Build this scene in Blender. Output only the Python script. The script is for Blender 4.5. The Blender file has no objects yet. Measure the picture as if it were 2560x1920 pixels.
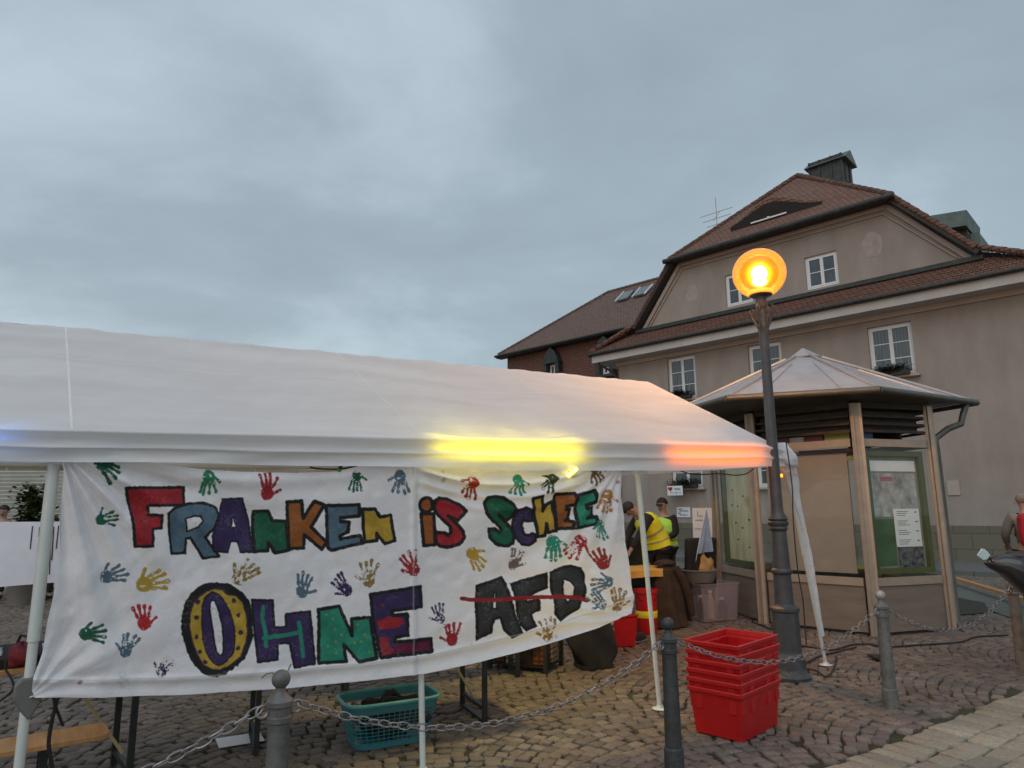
import bpy, math, random
import numpy as np
from mathutils import Vector, Matrix
random.seed(7); RNG = np.random.default_rng(7)
S = bpy.context.scene
col = S.collection
# ------------------------------------------------------------------ camera
F = 1707.; TH = math.atan(312/F); RO = math.radians(.45); CH = 1.6
_r0 = np.array([1, 0, 0.]); F0 = np.array([0, math.cos(TH), math.sin(TH)]); _u0 = np.array([0, -math.sin(TH), math.cos(TH)])
R_ = math.cos(RO)*_r0 - math.sin(RO)*_u0; U_ = math.sin(RO)*_r0 + math.cos(RO)*_u0
CAM = np.array([0, 0, CH])
cd = bpy.data.cameras.new('camera'); cam = bpy.data.objects.new('camera', cd); col.objects.link(cam)
cd.sensor_width = 36; cd.lens = F/2560*36; cd.clip_start = .05; cd.clip_end = 600
cam.matrix_world = Matrix([[R_[0], U_[0], -F0[0], 0], [R_[1], U_[1], -F0[1], 0], [R_[2], U_[2], -F0[2], CH], [0, 0, 0, 1]])
S.camera = cam
def ray(px, py): return F0 + R_*(px-1280)/F + U_*(960-py)/F
def G(px, py, z=0.): d = ray(px, py); return CAM + d*(z-CH)/d[2]          # point on a level plane
def YP(px, py, y): d = ray(px, py); return CAM + d*y/d[1]                 # point on the plane at distance y
def PL(px, py, p, n): d = ray(px, py); return CAM + d*((np.asarray(p)-CAM)@n)/(d@n)
# ------------------------------------------------------------------ world, sun, exposure
W = bpy.data.worlds.new('World'); S.world = W; W.use_nodes = True
nt = W.node_tree; nt.nodes.clear()
def N(nt, t, **k):
    n = nt.nodes.new(t)
    for a, b in k.items():
        if a in n.inputs: n.inputs[a].default_value = b
        else: setattr(n, a, b)
    return n
L = nt.links.new
sky = N(nt, 'ShaderNodeTexSky', sky_type='NISHITA', sun_disc=False, sun_elevation=math.radians(6), sun_rotation=math.radians(200))
tc = N(nt, 'ShaderNodeTexCoord'); sx = N(nt, 'ShaderNodeSeparateXYZ'); L(tc.outputs['Generated'], sx.inputs[0])
# cloud deck: project the view direction on a level layer
mz = N(nt, 'ShaderNodeMath', operation='ADD'); L(sx.outputs['Z'], mz.inputs[0]); mz.inputs[1].default_value = .32
dv = N(nt, 'ShaderNodeVectorMath', operation='DIVIDE'); cmb = N(nt, 'ShaderNodeCombineXYZ')
for i in range(3): L(mz.outputs[0], cmb.inputs[i])
L(tc.outputs['Generated'], dv.inputs[0]); L(cmb.outputs[0], dv.inputs[1])
mp = N(nt, 'ShaderNodeMapping'); mp.inputs['Scale'].default_value = (1.1, 1.45, 1); mp.inputs['Location'].default_value = (3.1, 1.7, 0); mp.inputs['Rotation'].default_value = (0, 0, .35)
L(dv.outputs[0], mp.inputs[0])
n1 = N(nt, 'ShaderNodeTexNoise', Scale=1.25, Detail=8., Roughness=.56, Distortion=.25); L(mp.outputs[0], n1.inputs['Vector'])
n2 = N(nt, 'ShaderNodeTexNoise', Scale=.45, Detail=3., Roughness=.5); L(mp.outputs[0], n2.inputs['Vector'])
ad = N(nt, 'ShaderNodeMath', operation='ADD'); L(n1.outputs[0], ad.inputs[0]); L(n2.outputs[0], ad.inputs[1])
hf = N(nt, 'ShaderNodeMath', operation='MULTIPLY'); hf.inputs[1].default_value = .5; L(ad.outputs[0], hf.inputs[0])
cr = N(nt, 'ShaderNodeValToRGB'); L(hf.outputs[0], cr.inputs[0])
cr.color_ramp.elements[0].position = .39; cr.color_ramp.elements[0].color = (.250, .303, .350, 1)
cr.color_ramp.elements[1].position = .61; cr.color_ramp.elements[1].color = (.45, .535, .60, 1)
e = cr.color_ramp.elements.new(.49); e.color = (.300, .366, .420, 1)
hs = N(nt, 'ShaderNodeMix', data_type='RGBA'); hs.inputs[0].default_value = .93
sc = N(nt, 'ShaderNodeVectorMath', operation='SCALE'); sc.inputs[3].default_value = .35
L(sky.outputs[0], sc.inputs[0]); L(sc.outputs[0], hs.inputs[6]); L(cr.outputs[0], hs.inputs[7])
bg = N(nt, 'ShaderNodeBackground', Strength=1.09); L(hs.outputs[2], bg.inputs[0])
wo = N(nt, 'ShaderNodeOutputWorld'); L(bg.outputs[0], wo.inputs[0])
sl = bpy.data.lights.new('sun', 'SUN'); sl.energy = .85; sl.angle = math.radians(60); sl.color = (.97, .98, 1)
so = bpy.data.objects.new('sun', sl); col.objects.link(so); so.rotation_euler = (math.radians(38), 0, math.radians(-20))
S.view_settings.view_transform = 'Standard'; S.view_settings.look = 'None'; S.view_settings.exposure = .1; S.view_settings.gamma = 1
S.render.engine = 'CYCLES'
# ------------------------------------------------------------------ object helpers
def tag(o, label=None, cat=None, group=None, kind=None):
    if label: o['label'] = label
    if cat: o['category'] = cat
    if group: o['group'] = group
    if kind: o['kind'] = kind
    return o
def thing(name, label, cat, loc=(0, 0, 0), rz=0., group=None):
    o = bpy.data.objects.new(name, None); col.objects.link(o)
    o.location = [float(c) for c in loc]; o.rotation_euler = (0, 0, rz); o.empty_display_size = .2
    return tag(o, label, cat, group)
def copy_tree(o, parent=None):
    c = o.copy(); col.objects.link(c); c.parent = parent
    for ch in list(o.children): copy_tree(ch, c)
    return c
class MB:
    def __init__(s): s.v = []; s.f = []; s.mi = []; s.m = 0
    def add(s, vs, fs):
        b = len(s.v); s.v += [tuple(float(c) for c in v) for v in vs]
        for f in fs: s.f.append([i+b for i in f]); s.mi.append(s.m)
        return s
    def box(s, c, size, rz=0., rx=0., ry=0., taper=1.):
        M = Matrix.Translation(Vector([float(q) for q in c])) @ Matrix.Rotation(rz, 4, 'Z') @ Matrix.Rotation(ry, 4, 'Y') @ Matrix.Rotation(rx, 4, 'X')
        vs = []
        for z in (-.5, .5):
            t = taper if z > 0 else 1.
            for x, y in ((-.5, -.5), (.5, -.5), (.5, .5), (-.5, .5)): vs.append(M @ Vector((x*size[0]*t, y*size[1]*t, z*size[2])))
        return s.add(vs, [(3, 2, 1, 0), (4, 5, 6, 7), (0, 1, 5, 4), (1, 2, 6, 5), (2, 3, 7, 6), (3, 0, 4, 7)])
    def tube(s, pts, r, n=10, cap=True, sq=False):
        pts = [np.array(p, float) for p in pts]; rs = r if hasattr(r, '__len__') else [r]*len(pts)
        b = len(s.v); prev = None
        for i, p in enumerate(pts):
            t = pts[min(i+1, len(pts)-1)]-pts[max(i-1, 0)]; t = t/(np.linalg.norm(t)+1e-9)
            if prev is None:
                a = np.array([0, 0, 1.]) if abs(t[2]) < .9 else np.array([1., 0, 0])
            else: a = prev
            x = a-t*(a@t); x /= np.linalg.norm(x)+1e-9; y = np.cross(t, x); prev = x
            for k in range(n):
                th = 2*math.pi*(k+.5)/n; s.v.append(tuple(p+rs[i]*(math.cos(th)*x+math.sin(th)*y)))
        for i in range(len(pts)-1):
            for k in range(n):
                k2 = (k+1) % n; s.f.append([b+i*n+k, b+i*n+k2, b+(i+1)*n+k2, b+(i+1)*n+k]); s.mi.append(s.m)
        if cap:
            s.f.append([b+k for k in reversed(range(n))]); s.mi.append(s.m)
            s.f.append([b+(len(pts)-1)*n+k for k in range(n)]); s.mi.append(s.m)
        return s
    def lathe(s, prof, c=(0, 0, 0), n=24, ph=0.):
        b = len(s.v)
        for r, z in prof:
            for k in range(n):
                a = ph+2*math.pi*k/n; s.v.append((c[0]+r*math.cos(a), c[1]+r*math.sin(a), c[2]+z))
        for i in range(len(prof)-1):
            for k in range(n):
                k2 = (k+1) % n; s.f.append([b+i*n+k, b+i*n+k2, b+(i+1)*n+k2, b+(i+1)*n+k]); s.mi.append(s.m)
        s.f.append([b+k for k in reversed(range(n))]); s.mi.append(s.m)
        s.f.append([b+(len(prof)-1)*n+k for k in range(n)]); s.mi.append(s.m)
        return s
    def prism(s, poly, t, fn=None):
        # poly: list of (x,z) in the local XZ plane, thickness t towards +y ; fn maps (x,y,z)
        fn = fn or (lambda x, y, z: (x, y, z)); n = len(poly)
        vs = [fn(x, 0, z) for x, z in poly]+[fn(x, t, z) for x, z in poly]
        return s.add(vs, [list(range(n)), list(range(2*n-1, n-1, -1))]+[(k, k+n, (k+1) % n+n, (k+1) % n) for k in range(n)])
    def poly(s, vs): return s.add(vs, [list(range(len(vs)))])
    def build(s, name, mat, parent=None, world=False, smooth=False, bevel=0., thick=0.):
        me = bpy.data.meshes.new(name); me.from_pydata(s.v, [], s.f)
        mats = mat if isinstance(mat, (list, tuple)) else [mat]
        for m in mats: me.materials.append(m)
        if len(mats) > 1: me.polygons.foreach_set('material_index', s.mi)
        if smooth: me.polygons.foreach_set('use_smooth', [True]*len(me.polygons))
        me.update()
        o = bpy.data.objects.new(name, me); col.objects.link(o)
        if parent:
            o.parent = parent
            if world: o.matrix_parent_inverse = parent_world(parent).inverted()
        if thick: m = o.modifiers.new('solid', 'SOLIDIFY'); m.thickness = thick; m.offset = 0
        if bevel: m = o.modifiers.new('bevel', 'BEVEL'); m.width = bevel; m.segments = 2; m.limit_method = 'ANGLE'
        if smooth and not s.f == []:
            try: me.set_sharp_from_angle(angle=math.radians(42))
            except Exception: pass
        return o
def parent_world(p):
    M = Matrix.Identity(4)
    while p: M = p.matrix_parent_inverse @ p.matrix_basis @ M; p = p.parent
    return M
def grid_mesh(name, P, mat, parent=None, world=True, smooth=True, extra=None):
    # P: (nv, nu, 3) array
    nv, nu = P.shape[:2]; me = bpy.data.meshes.new(name)
    i = np.arange(nv-1)[:, None]*nu+np.arange(nu-1)[None]
    q = np.stack([i, i+1, i+nu+1, i+nu], -1).reshape(-1, 4)
    me.vertices.add(nv*nu); me.vertices.foreach_set('co', P.reshape(-1).astype(np.float32))
    me.loops.add(q.size); me.loops.foreach_set('vertex_index', q.reshape(-1).astype(np.int32))
    me.polygons.add(len(q)); me.polygons.foreach_set('loop_start', (np.arange(len(q))*4).astype(np.int32))
    me.polygons.foreach_set('use_smooth', np.full(len(q), smooth))
    me.update(); me.validate()
    if extra is not None:
        at = me.color_attributes.new('paint', 'FLOAT_COLOR', 'POINT'); at.data.foreach_set('color', extra.reshape(-1).astype(np.float32))
    me.materials.append(mat)
    o = bpy.data.objects.new(name, me); col.objects.link(o)
    if parent:
        o.parent = parent
        if world: o.matrix_parent_inverse = parent_world(parent).inverted()
    return o
# ------------------------------------------------------------------ materials
def mat(name, c, rough=.7, metal=0., var=.12, scale=6., bump=0., bscale=60., c2=None, spec=None, trans=0., emit=None, coat=0., stretch=None, rot=0.):
    m = bpy.data.materials.new(name); m.use_nodes = True; t = m.node_tree; p = t.nodes['Principled BSDF']; l = t.links.new
    p.inputs['Roughness'].default_value = rough; p.inputs['Metallic'].default_value = metal
    if spec is not None: p.inputs['Specular IOR Level'].default_value = spec
    if coat: p.inputs['Coat Weight'].default_value = coat
    tcn = N(t, 'ShaderNodeTexCoord'); src = tcn.outputs['Object']
    if stretch:
        mm = N(t, 'ShaderNodeMapping'); mm.inputs['Scale'].default_value = stretch; mm.vector_type = 'POINT'; rv = N(t, 'ShaderNodeVectorRotate', rotation_type='Z_AXIS'); rv.inputs['Angle'].default_value = rot; l(src, rv.inputs[0]); src = rv.outputs[0]; l(src, mm.inputs[0]); src = mm.outputs[0]
    no = N(t, 'ShaderNodeTexNoise', Scale=scale, Detail=6., Roughness=.6); l(src, no.inputs['Vector'])
    c2 = c2 or [max(0, q*(1-var*2.2)) for q in c]; c1 = [q*(1+var) for q in c]
    r = N(t, 'ShaderNodeValToRGB'); r.color_ramp.elements[0].position = .32; r.color_ramp.elements[1].position = .68
    r.color_ramp.elements[0].color = (*c2, 1); r.color_ramp.elements[1].color = (*c1, 1)
    l(no.outputs[0], r.inputs[0]); l(r.outputs[0], p.inputs['Base Color'])
    if bump:
        nb = N(t, 'ShaderNodeTexNoise', Scale=bscale, Detail=4.); l(src, nb.inputs['Vector'])
        b = N(t, 'ShaderNodeBump', Strength=bump, Distance=.01); l(nb.outputs[0], b.inputs['Height']); l(b.outputs[0], p.inputs['Normal'])
    if emit:
        p.inputs['Emission Color'].default_value = (*emit[0], 1); p.inputs['Emission Strength'].default_value = emit[1]
    if trans:
        tr = N(t, 'ShaderNodeBsdfTranslucent'); l(r.outputs[0], tr.inputs[0]); mx = N(t, 'ShaderNodeMixShader'); mx.inputs[0].default_value = trans
        l(p.outputs[0], mx.inputs[1]); l(tr.outputs[0], mx.inputs[2]); l(mx.outputs[0], t.nodes['Material Output'].inputs[0])
    return m
def tilemat(name, c1, c2, sw, sh, axes='XZ', bump=.6, mortar=(.05, .03, .025), moss=None):
    m = bpy.data.materials.new(name); m.use_nodes = True; t = m.node_tree; p = t.nodes['Principled BSDF']; l = t.links.new
    tcn = N(t, 'ShaderNodeTexCoord'); s = N(t, 'ShaderNodeSeparateXYZ'); l(tcn.outputs['Object'], s.inputs[0])
    c = N(t, 'ShaderNodeCombineXYZ'); l(s.outputs[axes[0]], c.inputs[0]); l(s.outputs[axes[1]], c.inputs[1])
    b = N(t, 'ShaderNodeTexBrick', offset=.5, Scale=1., **{'Mortar Size': .012, 'Mortar Smooth': .4, 'Brick Width': sw, 'Row Height': sh, 'Bias': 0.})
    b.inputs['Color1'].default_value = (*c1, 1); b.inputs['Color2'].default_value = (*c2, 1); b.inputs['Mortar'].default_value = (*mortar, 1)
    l(c.outputs[0], b.inputs['Vector'])
    no = N(t, 'ShaderNodeTexNoise', Scale=.9, Detail=8., Roughness=.7); l(tcn.outputs['Object'], no.inputs['Vector'])
    r = N(t, 'ShaderNodeValToRGB'); r.color_ramp.elements[0].position = .42; r.color_ramp.elements[1].position = .62
    r.color_ramp.elements[0].color = (*(moss or [q*.55 for q in c1]), 1); r.color_ramp.elements[1].color = (1, 1, 1, 1)
    mx = N(t, 'ShaderNodeMix', data_type='RGBA', blend_type='MULTIPLY'); mx.inputs[0].default_value = .8
    l(b.outputs[0], mx.inputs[6]); l(r.outputs[0], mx.inputs[7]); l(mx.outputs[2], p.inputs['Base Color']); p.inputs['Roughness'].default_value = .85
    # sawtooth of overlapping rows + joints
    mo = N(t, 'ShaderNodeMath', operation='FRACT'); dvd = N(t, 'ShaderNodeMath', operation='DIVIDE'); dvd.inputs[1].default_value = sh
    l(s.outputs[axes[1]], dvd.inputs[0]); l(dvd.outputs[0], mo.inputs[0])
    sb = N(t, 'ShaderNodeMath', operation='SUBTRACT'); l(mo.outputs[0], sb.inputs[1]); sb.inputs[0].default_value = 1.
    s2 = N(t, 'ShaderNodeMath', operation='SUBTRACT'); l(sb.outputs[0], s2.inputs[0]); l(b.outputs['Fac'], s2.inputs[1])
    bp = N(t, 'ShaderNodeBump', Strength=bump, Distance=.05); l(s2.outputs[0], bp.inputs['Height']); l(bp.outputs[0], p.inputs['Normal'])
    return m
def glowmat(name, c, s):
    m = bpy.data.materials.new(name); m.use_nodes = True; t = m.node_tree; t.nodes.clear()
    e = N(t, 'ShaderNodeEmission', Strength=s); e.inputs[0].default_value = (*c, 1); o = N(t, 'ShaderNodeOutputMaterial'); t.links.new(e.outputs[0], o.inputs[0]); return m
def glassmat(name, tint, gl=.5, rough=.05, clear=.75):
    m = bpy.data.materials.new(name); m.use_nodes = True; t = m.node_tree; t.nodes.clear(); l = t.links.new
    tr = N(t, 'ShaderNodeBsdfTransparent'); tr.inputs[0].default_value = (*tint, 1)
    g = N(t, 'ShaderNodeBsdfGlossy', Roughness=rough); g.inputs[0].default_value = (.9, .9, .9, 1)
    d = N(t, 'ShaderNodeBsdfDiffuse'); d.inputs[0].default_value = (*tint, 1)
    fr = N(t, 'ShaderNodeLayerWeight', Blend=.5); f3 = N(t, 'ShaderNodeMath', operation='POWER'); f3.inputs[1].default_value = 3.5; l(fr.outputs['Facing'], f3.inputs[0]); mu = N(t, 'ShaderNodeMath', operation='MULTIPLY_ADD'); mu.inputs[1].default_value = gl; mu.inputs[2].default_value = .022; mu.use_clamp = True
    l(f3.outputs[0], mu.inputs[0])
    a = N(t, 'ShaderNodeMixShader'); a.inputs[0].default_value = 1-clear; l(tr.outputs[0], a.inputs[1]); l(d.outputs[0], a.inputs[2])
    x = N(t, 'ShaderNodeMixShader'); l(mu.outputs[0], x.inputs[0]); l(a.outputs[0], x.inputs[1]); l(g.outputs[0], x.inputs[2])
    o = N(t, 'ShaderNodeOutputMaterial'); l(x.outputs[0], o.inputs[0]); return m
M = {}
M['canvas'] = mat('canvas', (.87, .87, .885), .75, var=.05, scale=2.2, bump=.55, bscale=9, trans=.38, stretch=(.28, 1.6, 1.6), rot=-.64)
M['hem'] = mat('canvas_hem', (.92, .92, .93), .75, var=.02, trans=.38)
M['steel'] = mat('white_steel', (.62, .66, .63), .35, .0, var=.04, coat=.3)
M['frame'] = mat('frame_cream', (.75, .70, .58), .45, var=.04)
M['plaster'] = mat('plaster', (.335, .28, .245), .95, var=.07, scale=1.5, bump=.9, bscale=55, stretch=(1, 1, .38))
M['plaster_trim'] = mat('plaster_trim', (.43, .35, .30), .9, var=.04, scale=2, bump=.2)
M['white_wood'] = mat('white_wood', (.68, .67, .66), .5, var=.05, scale=8)
M['fascia'] = mat('fascia', (.52, .47, .44), .7, var=.05, scale=2)
M['window_white'] = mat('window_white', (.74, .74, .74), .4, var=.03)
M['plinth'] = tilemat('plinth_stone', (.26, .235, .18), (.22, .205, .16), .85, .42, bump=.15, mortar=(.13, .12, .09))
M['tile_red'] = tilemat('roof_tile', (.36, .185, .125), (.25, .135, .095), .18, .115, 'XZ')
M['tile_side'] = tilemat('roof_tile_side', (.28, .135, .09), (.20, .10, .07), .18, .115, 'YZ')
M['tile_old'] = tilemat('roof_tile_old', (.30, .185, .14), (.21, .14, .11), .2, .13, 'XZ')
M['tile_wall'] = tilemat('tile_hanging', (.27, .125, .085), (.22, .10, .07), .22, .15, 'XZ', bump=.5)
M['dark_metal'] = mat('dark_sheet_metal', (.045, .05, .045), .5, .3, var=.2)
M['copper'] = mat('patina_sheet', (.12, .16, .145), .6, .2, var=.15, scale=3)
M['gutter_dark'] = mat('gutter_dark', (.05, .048, .045), .5, .4, var=.2)
M['zinc'] = mat('zinc', (.40, .41, .43), .42, .35, var=.08, scale=2.5, bump=.08, bscale=8)
M['zinc_dark'] = mat('zinc_dark', (.12, .115, .10), .5, .5, var=.1)
M['grey_steel'] = mat('grey_painted_steel', (.37, .305, .24), .4, .2, var=.06, coat=.2)
M['panel_grey'] = mat('grey_panel', (.19, .155, .125), .7, var=.08, scale=2, stretch=(1, 1, 6))
M['panel_beige'] = mat('beige_panel', (.31, .262, .225), .7, var=.03)
M['green_frame'] = mat('green_frame', (.085, .105, .035), .5, var=.06)
M['soffit'] = mat('dark_soffit', (.05, .04, .032), .8, var=.2, stretch=(1, 1, 8))
M['iron'] = mat('lamp_iron', (.088, .086, .09), .55, .4, var=.12, scale=9, bump=.25, bscale=50)
M['bollard'] = mat('bollard_iron', (.085, .092, .09), .5, .5, var=.15, scale=14, bump=.3, bscale=60)
M['chain'] = mat('galvanised_chain', (.34, .32, .32), .5, .7, var=.25, scale=30)
M['red_plastic'] = mat('red_plastic', (.47, .006, .008), .42, var=.06, scale=10)
M['teal_plastic'] = mat('teal_plastic', (.045, .20, .235), .4, var=.05)
M['black'] = mat('black_cloth', (.022, .018, .017), .85, var=.2, bump=.4, bscale=30)
M['black_metal'] = mat('black_metal', (.028, .032, .03), .5, .2, var=.2)
M['brown_coat'] = mat('brown_coat', (.045, .030, .020), .92, var=.2, bump=.6, bscale=25)
M['wood'] = mat('orange_wood', (.52, .27, .10), .5, var=.12, scale=3, stretch=(12, 1, 1), coat=.1)
M['wood_pale'] = mat('pale_wood', (.50, .40, .22), .6, var=.1, scale=3)
M['paper'] = mat('paper', (.75, .77, .80), .8, var=.02)
M['grey_tub'] = mat('grey_tub', (.20, .185, .165), .5, var=.05)
M['skin'] = mat('skin', (.42, .25, .19), .55, var=.04)
M['hair'] = mat('dark_hair', (.022, .014, .010), .7, var=.2, bump=.6)
M['hair_grey'] = mat('grey_hair', (.28, .22, .18), .7, var=.2, bump=.6)
M['hivis'] = mat('hi_vis', (.80, .74, .02), .6, var=.05, emit=None)
M['hivis_green'] = mat('hi_vis_lime', (.45, .85, .08), .6, var=.05)
M['reflect'] = mat('reflective_band', (.40, .34, .18), .4, var=.05)
M['navy'] = mat('navy_cloth', (.02, .022, .05), .85, var=.2)
M['red_cloth'] = mat('red_cloth', (.45, .02, .03), .8, var=.1)
M['leaf'] = mat('needle_green', (.03, .045, .018), .8, var=.5, scale=30)
M['leaf2'] = mat('leaf_green', (.07, .10, .025), .7, var=.4, scale=30)
M['cable'] = mat('rubber_cable', (.018, .016, .018), .6, var=.1)
M['kraft'] = mat('kraft_paper', (.55, .33, .12), .8, var=.12, scale=12)
M['pane'] = mat('window_pane', (.045, .055, .065), .08, 0, var=.25, scale=2.2, spec=.9)
M['pane_curtain'] = mat('curtained_pane', (.11, .125, .14), .15, 0, var=.3, scale=1.6, spec=.8, stretch=(14, 1, .6))

# ------------------------------------------------------------------ ground
def islandmat(name, cols, rough=.75, bump=.5, noisec=(.03, .03, .02)):
    m = bpy.data.materials.new(name); m.use_nodes = True; t = m.node_tree; p = t.nodes['Principled BSDF']; l = t.links.new
    g = N(t, 'ShaderNodeNewGeometry'); r = N(t, 'ShaderNodeValToRGB'); r.color_ramp.interpolation = 'LINEAR'
    el = r.color_ramp.elements
    for i, c in enumerate(cols):
        if i < 2: e = el[i]; e.position = i/(len(cols)-1)
        else: e = el.new(i/(len(cols)-1))
        e.color = (*c, 1)
    for i, c in enumerate(cols): el[i].position = i/(len(cols)-1) if i == 0 or i == len(cols)-1 else el[i].position
    l(g.outputs['Random Per Island'], r.inputs[0])
    tcn = N(t, 'ShaderNodeTexCoord')
    n1 = N(t, 'ShaderNodeTexNoise', Scale=42., Detail=5., Roughness=.7); l(tcn.outputs['Object'], n1.inputs['Vector'])
    n2 = N(t, 'ShaderNodeTexNoise', Scale=.9, Detail=5., Roughness=.65); l(tcn.outputs['Object'], n2.inputs['Vector'])
    r2 = N(t, 'ShaderNodeValToRGB'); r2.color_ramp.elements[0].position = .3; r2.color_ramp.elements[0].color = (.62, .60, .58, 1); r2.color_ramp.elements[1].position = .7; r2.color_ramp.elements[1].color = (1.12, 1.12, 1.12, 1)
    l(n2.outputs[0], r2.inputs[0])
    r3 = N(t, 'ShaderNodeValToRGB'); r3.color_ramp.elements[0].position = .3; r3.color_ramp.elements[0].color = (.66, .66, .66, 1); r3.color_ramp.elements[1].position = .72; r3.color_ramp.elements[1].color = (1.2, 1.2, 1.2, 1)
    l(n1.outputs[0], r3.inputs[0])
    a = N(t, 'ShaderNodeMix', data_type='RGBA', blend_type='MULTIPLY'); a.inputs[0].default_value = 1.; l(r.outputs[0], a.inputs[6]); l(r2.outputs[0], a.inputs[7])
    b = N(t, 'ShaderNodeMix', data_type='RGBA', blend_type='MULTIPLY'); b.inputs[0].default_value = 1.; l(a.outputs[2], b.inputs[6]); l(r3.outputs[0], b.inputs[7])
    l(b.outputs[2], p.inputs['Base Color']); p.inputs['Roughness'].default_value = rough
    bp = N(t, 'ShaderNodeBump', Strength=bump, Distance=.006); l(n1.outputs[0], bp.inputs['Height']); l(bp.outputs[0], p.inputs['Normal'])
    return m
M['sett'] = islandmat('cobble_stone', [(.140, .112, .096), (.195, .155, .125), (.125, .104, .096), (.18, .142, .115), (.225, .185, .152), (.152, .125, .110)])
M['sett_pale'] = islandmat('pale_sett', [(.30, .265, .20), (.38, .34, .26), (.27, .245, .20), (.34, .30, .23)])
# earth under and beyond the stones: voronoi joints
def groundmat():
    m = bpy.data.materials.new('joint_earth'); m.use_nodes = True; t = m.node_tree; p = t.nodes['Principled BSDF']; l = t.links.new
    tcn = N(t, 'ShaderNodeTexCoord')
    v = N(t, 'ShaderNodeTexVoronoi', feature='DISTANCE_TO_EDGE', Scale=9.5); l(tcn.outputs['Object'], v.inputs['Vector'])
    v2 = N(t, 'ShaderNodeTexVoronoi', Scale=9.5); l(tcn.outputs['Object'], v2.inputs['Vector'])
    sp = N(t, 'ShaderNodeSeparateXYZ'); l(tcn.outputs['Object'], sp.inputs[0])
    n = N(t, 'ShaderNodeTexNoise', Scale=2.2, Detail=7.); l(tcn.outputs['Object'], n.inputs['Vector'])
    far = N(t, 'ShaderNodeVectorMath', operation='LENGTH'); l(tcn.outputs['Object'], far.inputs[0])
    st = N(t, 'ShaderNodeMath', operation='GREATER_THAN'); l(far.outputs['Value'], st.inputs[0]); st.inputs[1].default_value = 17.5
    earth = N(t, 'ShaderNodeValToRGB'); earth.color_ramp.elements[0].position = .42; earth.color_ramp.elements[0].color = (.022, .019, .014, 1); earth.color_ramp.elements[1].position = .62; earth.color_ramp.elements[1].color = (.045, .05, .018, 1)
    l(n.outputs[0], earth.inputs[0])
    st2 = N(t, 'ShaderNodeValToRGB'); st2.color_ramp.elements[0].position = .0; st2.color_ramp.elements[0].color = (.04, .035, .03, 1); st2.color_ramp.elements[1].position = .12; st2.color_ramp.elements[1].color = (.17, .14, .12, 1)
    l(v.outputs[0], st2.inputs[0])
    mx = N(t, 'ShaderNodeMix', data_type='RGBA'); l(st.outputs[0], mx.inputs[0]); l(earth.outputs[0], mx.inputs[6]); l(st2.outputs[0], mx.inputs[7])
    l(mx.outputs[2], p.inputs['Base Color']); p.inputs['Roughness'].default_value = .9
    return m
g = MB().poly([(-150, -40, -.022), (150, -40, -.022), (150, 260, -.022), (-150, 260, -.022)]).build('ground', groundmat()); tag(g, kind='structure')
E1 = G(2050, 1920); E2 = G(2560, 1722); ed = (E2-E1)[:2]; ed /= np.linalg.norm(ed); en = np.array([ed[1], -ed[0]])   # en points to the near side (path)
def edge_side(x, y): return (x-E1[0])*en[0]+(y-E1[1])*en[1]
def wedge(x, y, m=1.6): return (y > 1.5) & (y < 17.5) & (np.abs(x) < .82*y+m)
def stones(name, cx, cy, ang, lx, ly, h, m):
    n = len(cx); ca, sa = np.cos(ang), np.sin(ang)
    tpl = np.array([(-1, -1), (1, -1), (1, 1), (-1, 1)], float)*.5
    jit = RNG.normal(0, .055, (n, 4, 2))
    crn = (tpl[None]+jit)
    V = np.zeros((n, 13, 3))
    for lev, (s, z) in enumerate(((1., -.024), (.985, -.005), (.86, -.0008))):
        q = crn*s; X = q[..., 0]*lx[:, None]; Y = q[..., 1]*ly[:, None]
        V[:, lev*4:lev*4+4, 0] = cx[:, None]+X*ca[:, None]-Y*sa[:, None]
        V[:, lev*4:lev*4+4, 1] = cy[:, None]+X*sa[:, None]+Y*ca[:, None]
        V[:, lev*4:lev*4+4, 2] = z+(h[:, None] if lev else 0)
    tl = RNG.normal(0, .0016, (n, 4)); V[:, 4:8, 2] += tl; V[:, 8:12, 2] += tl
    V[:, 12, 0] = cx; V[:, 12, 1] = cy; V[:, 12, 2] = h+.0008
    fq = [(a, a2, a2+4, a+4) for o_ in (0, 4) for a, a2 in ((o_+k, o_+(k+1) % 4) for k in range(4))]
    ft = [(8+k, 8+(k+1) % 4, 12) for k in range(4)]
    Q = (np.arange(n)[:, None, None]*13+np.array(fq)[None]).reshape(n, -1); T = (np.arange(n)[:, None, None]*13+np.array(ft)[None]).reshape(n, -1)
    loops = np.concatenate([Q, T], 1).reshape(-1); cnt = np.tile(np.array([4]*8+[3]*4), n)
    me = bpy.data.meshes.new(name); me.vertices.add(n*13); me.vertices.foreach_set('co', V.reshape(-1).astype(np.float32))
    me.loops.add(len(loops)); me.loops.foreach_set('vertex_index', loops.astype(np.int32))
    st = np.concatenate([[0], np.cumsum(cnt)[:-1]]); me.polygons.add(len(cnt)); me.polygons.foreach_set('loop_start', st.astype(np.int32))
    me.polygons.foreach_set('use_smooth', np.ones(len(cnt), bool)); me.update(); me.validate(); me.materials.append(m)
    o = bpy.data.objects.new(name, me); col.objects.link(o); return tag(o, kind='structure')
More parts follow.
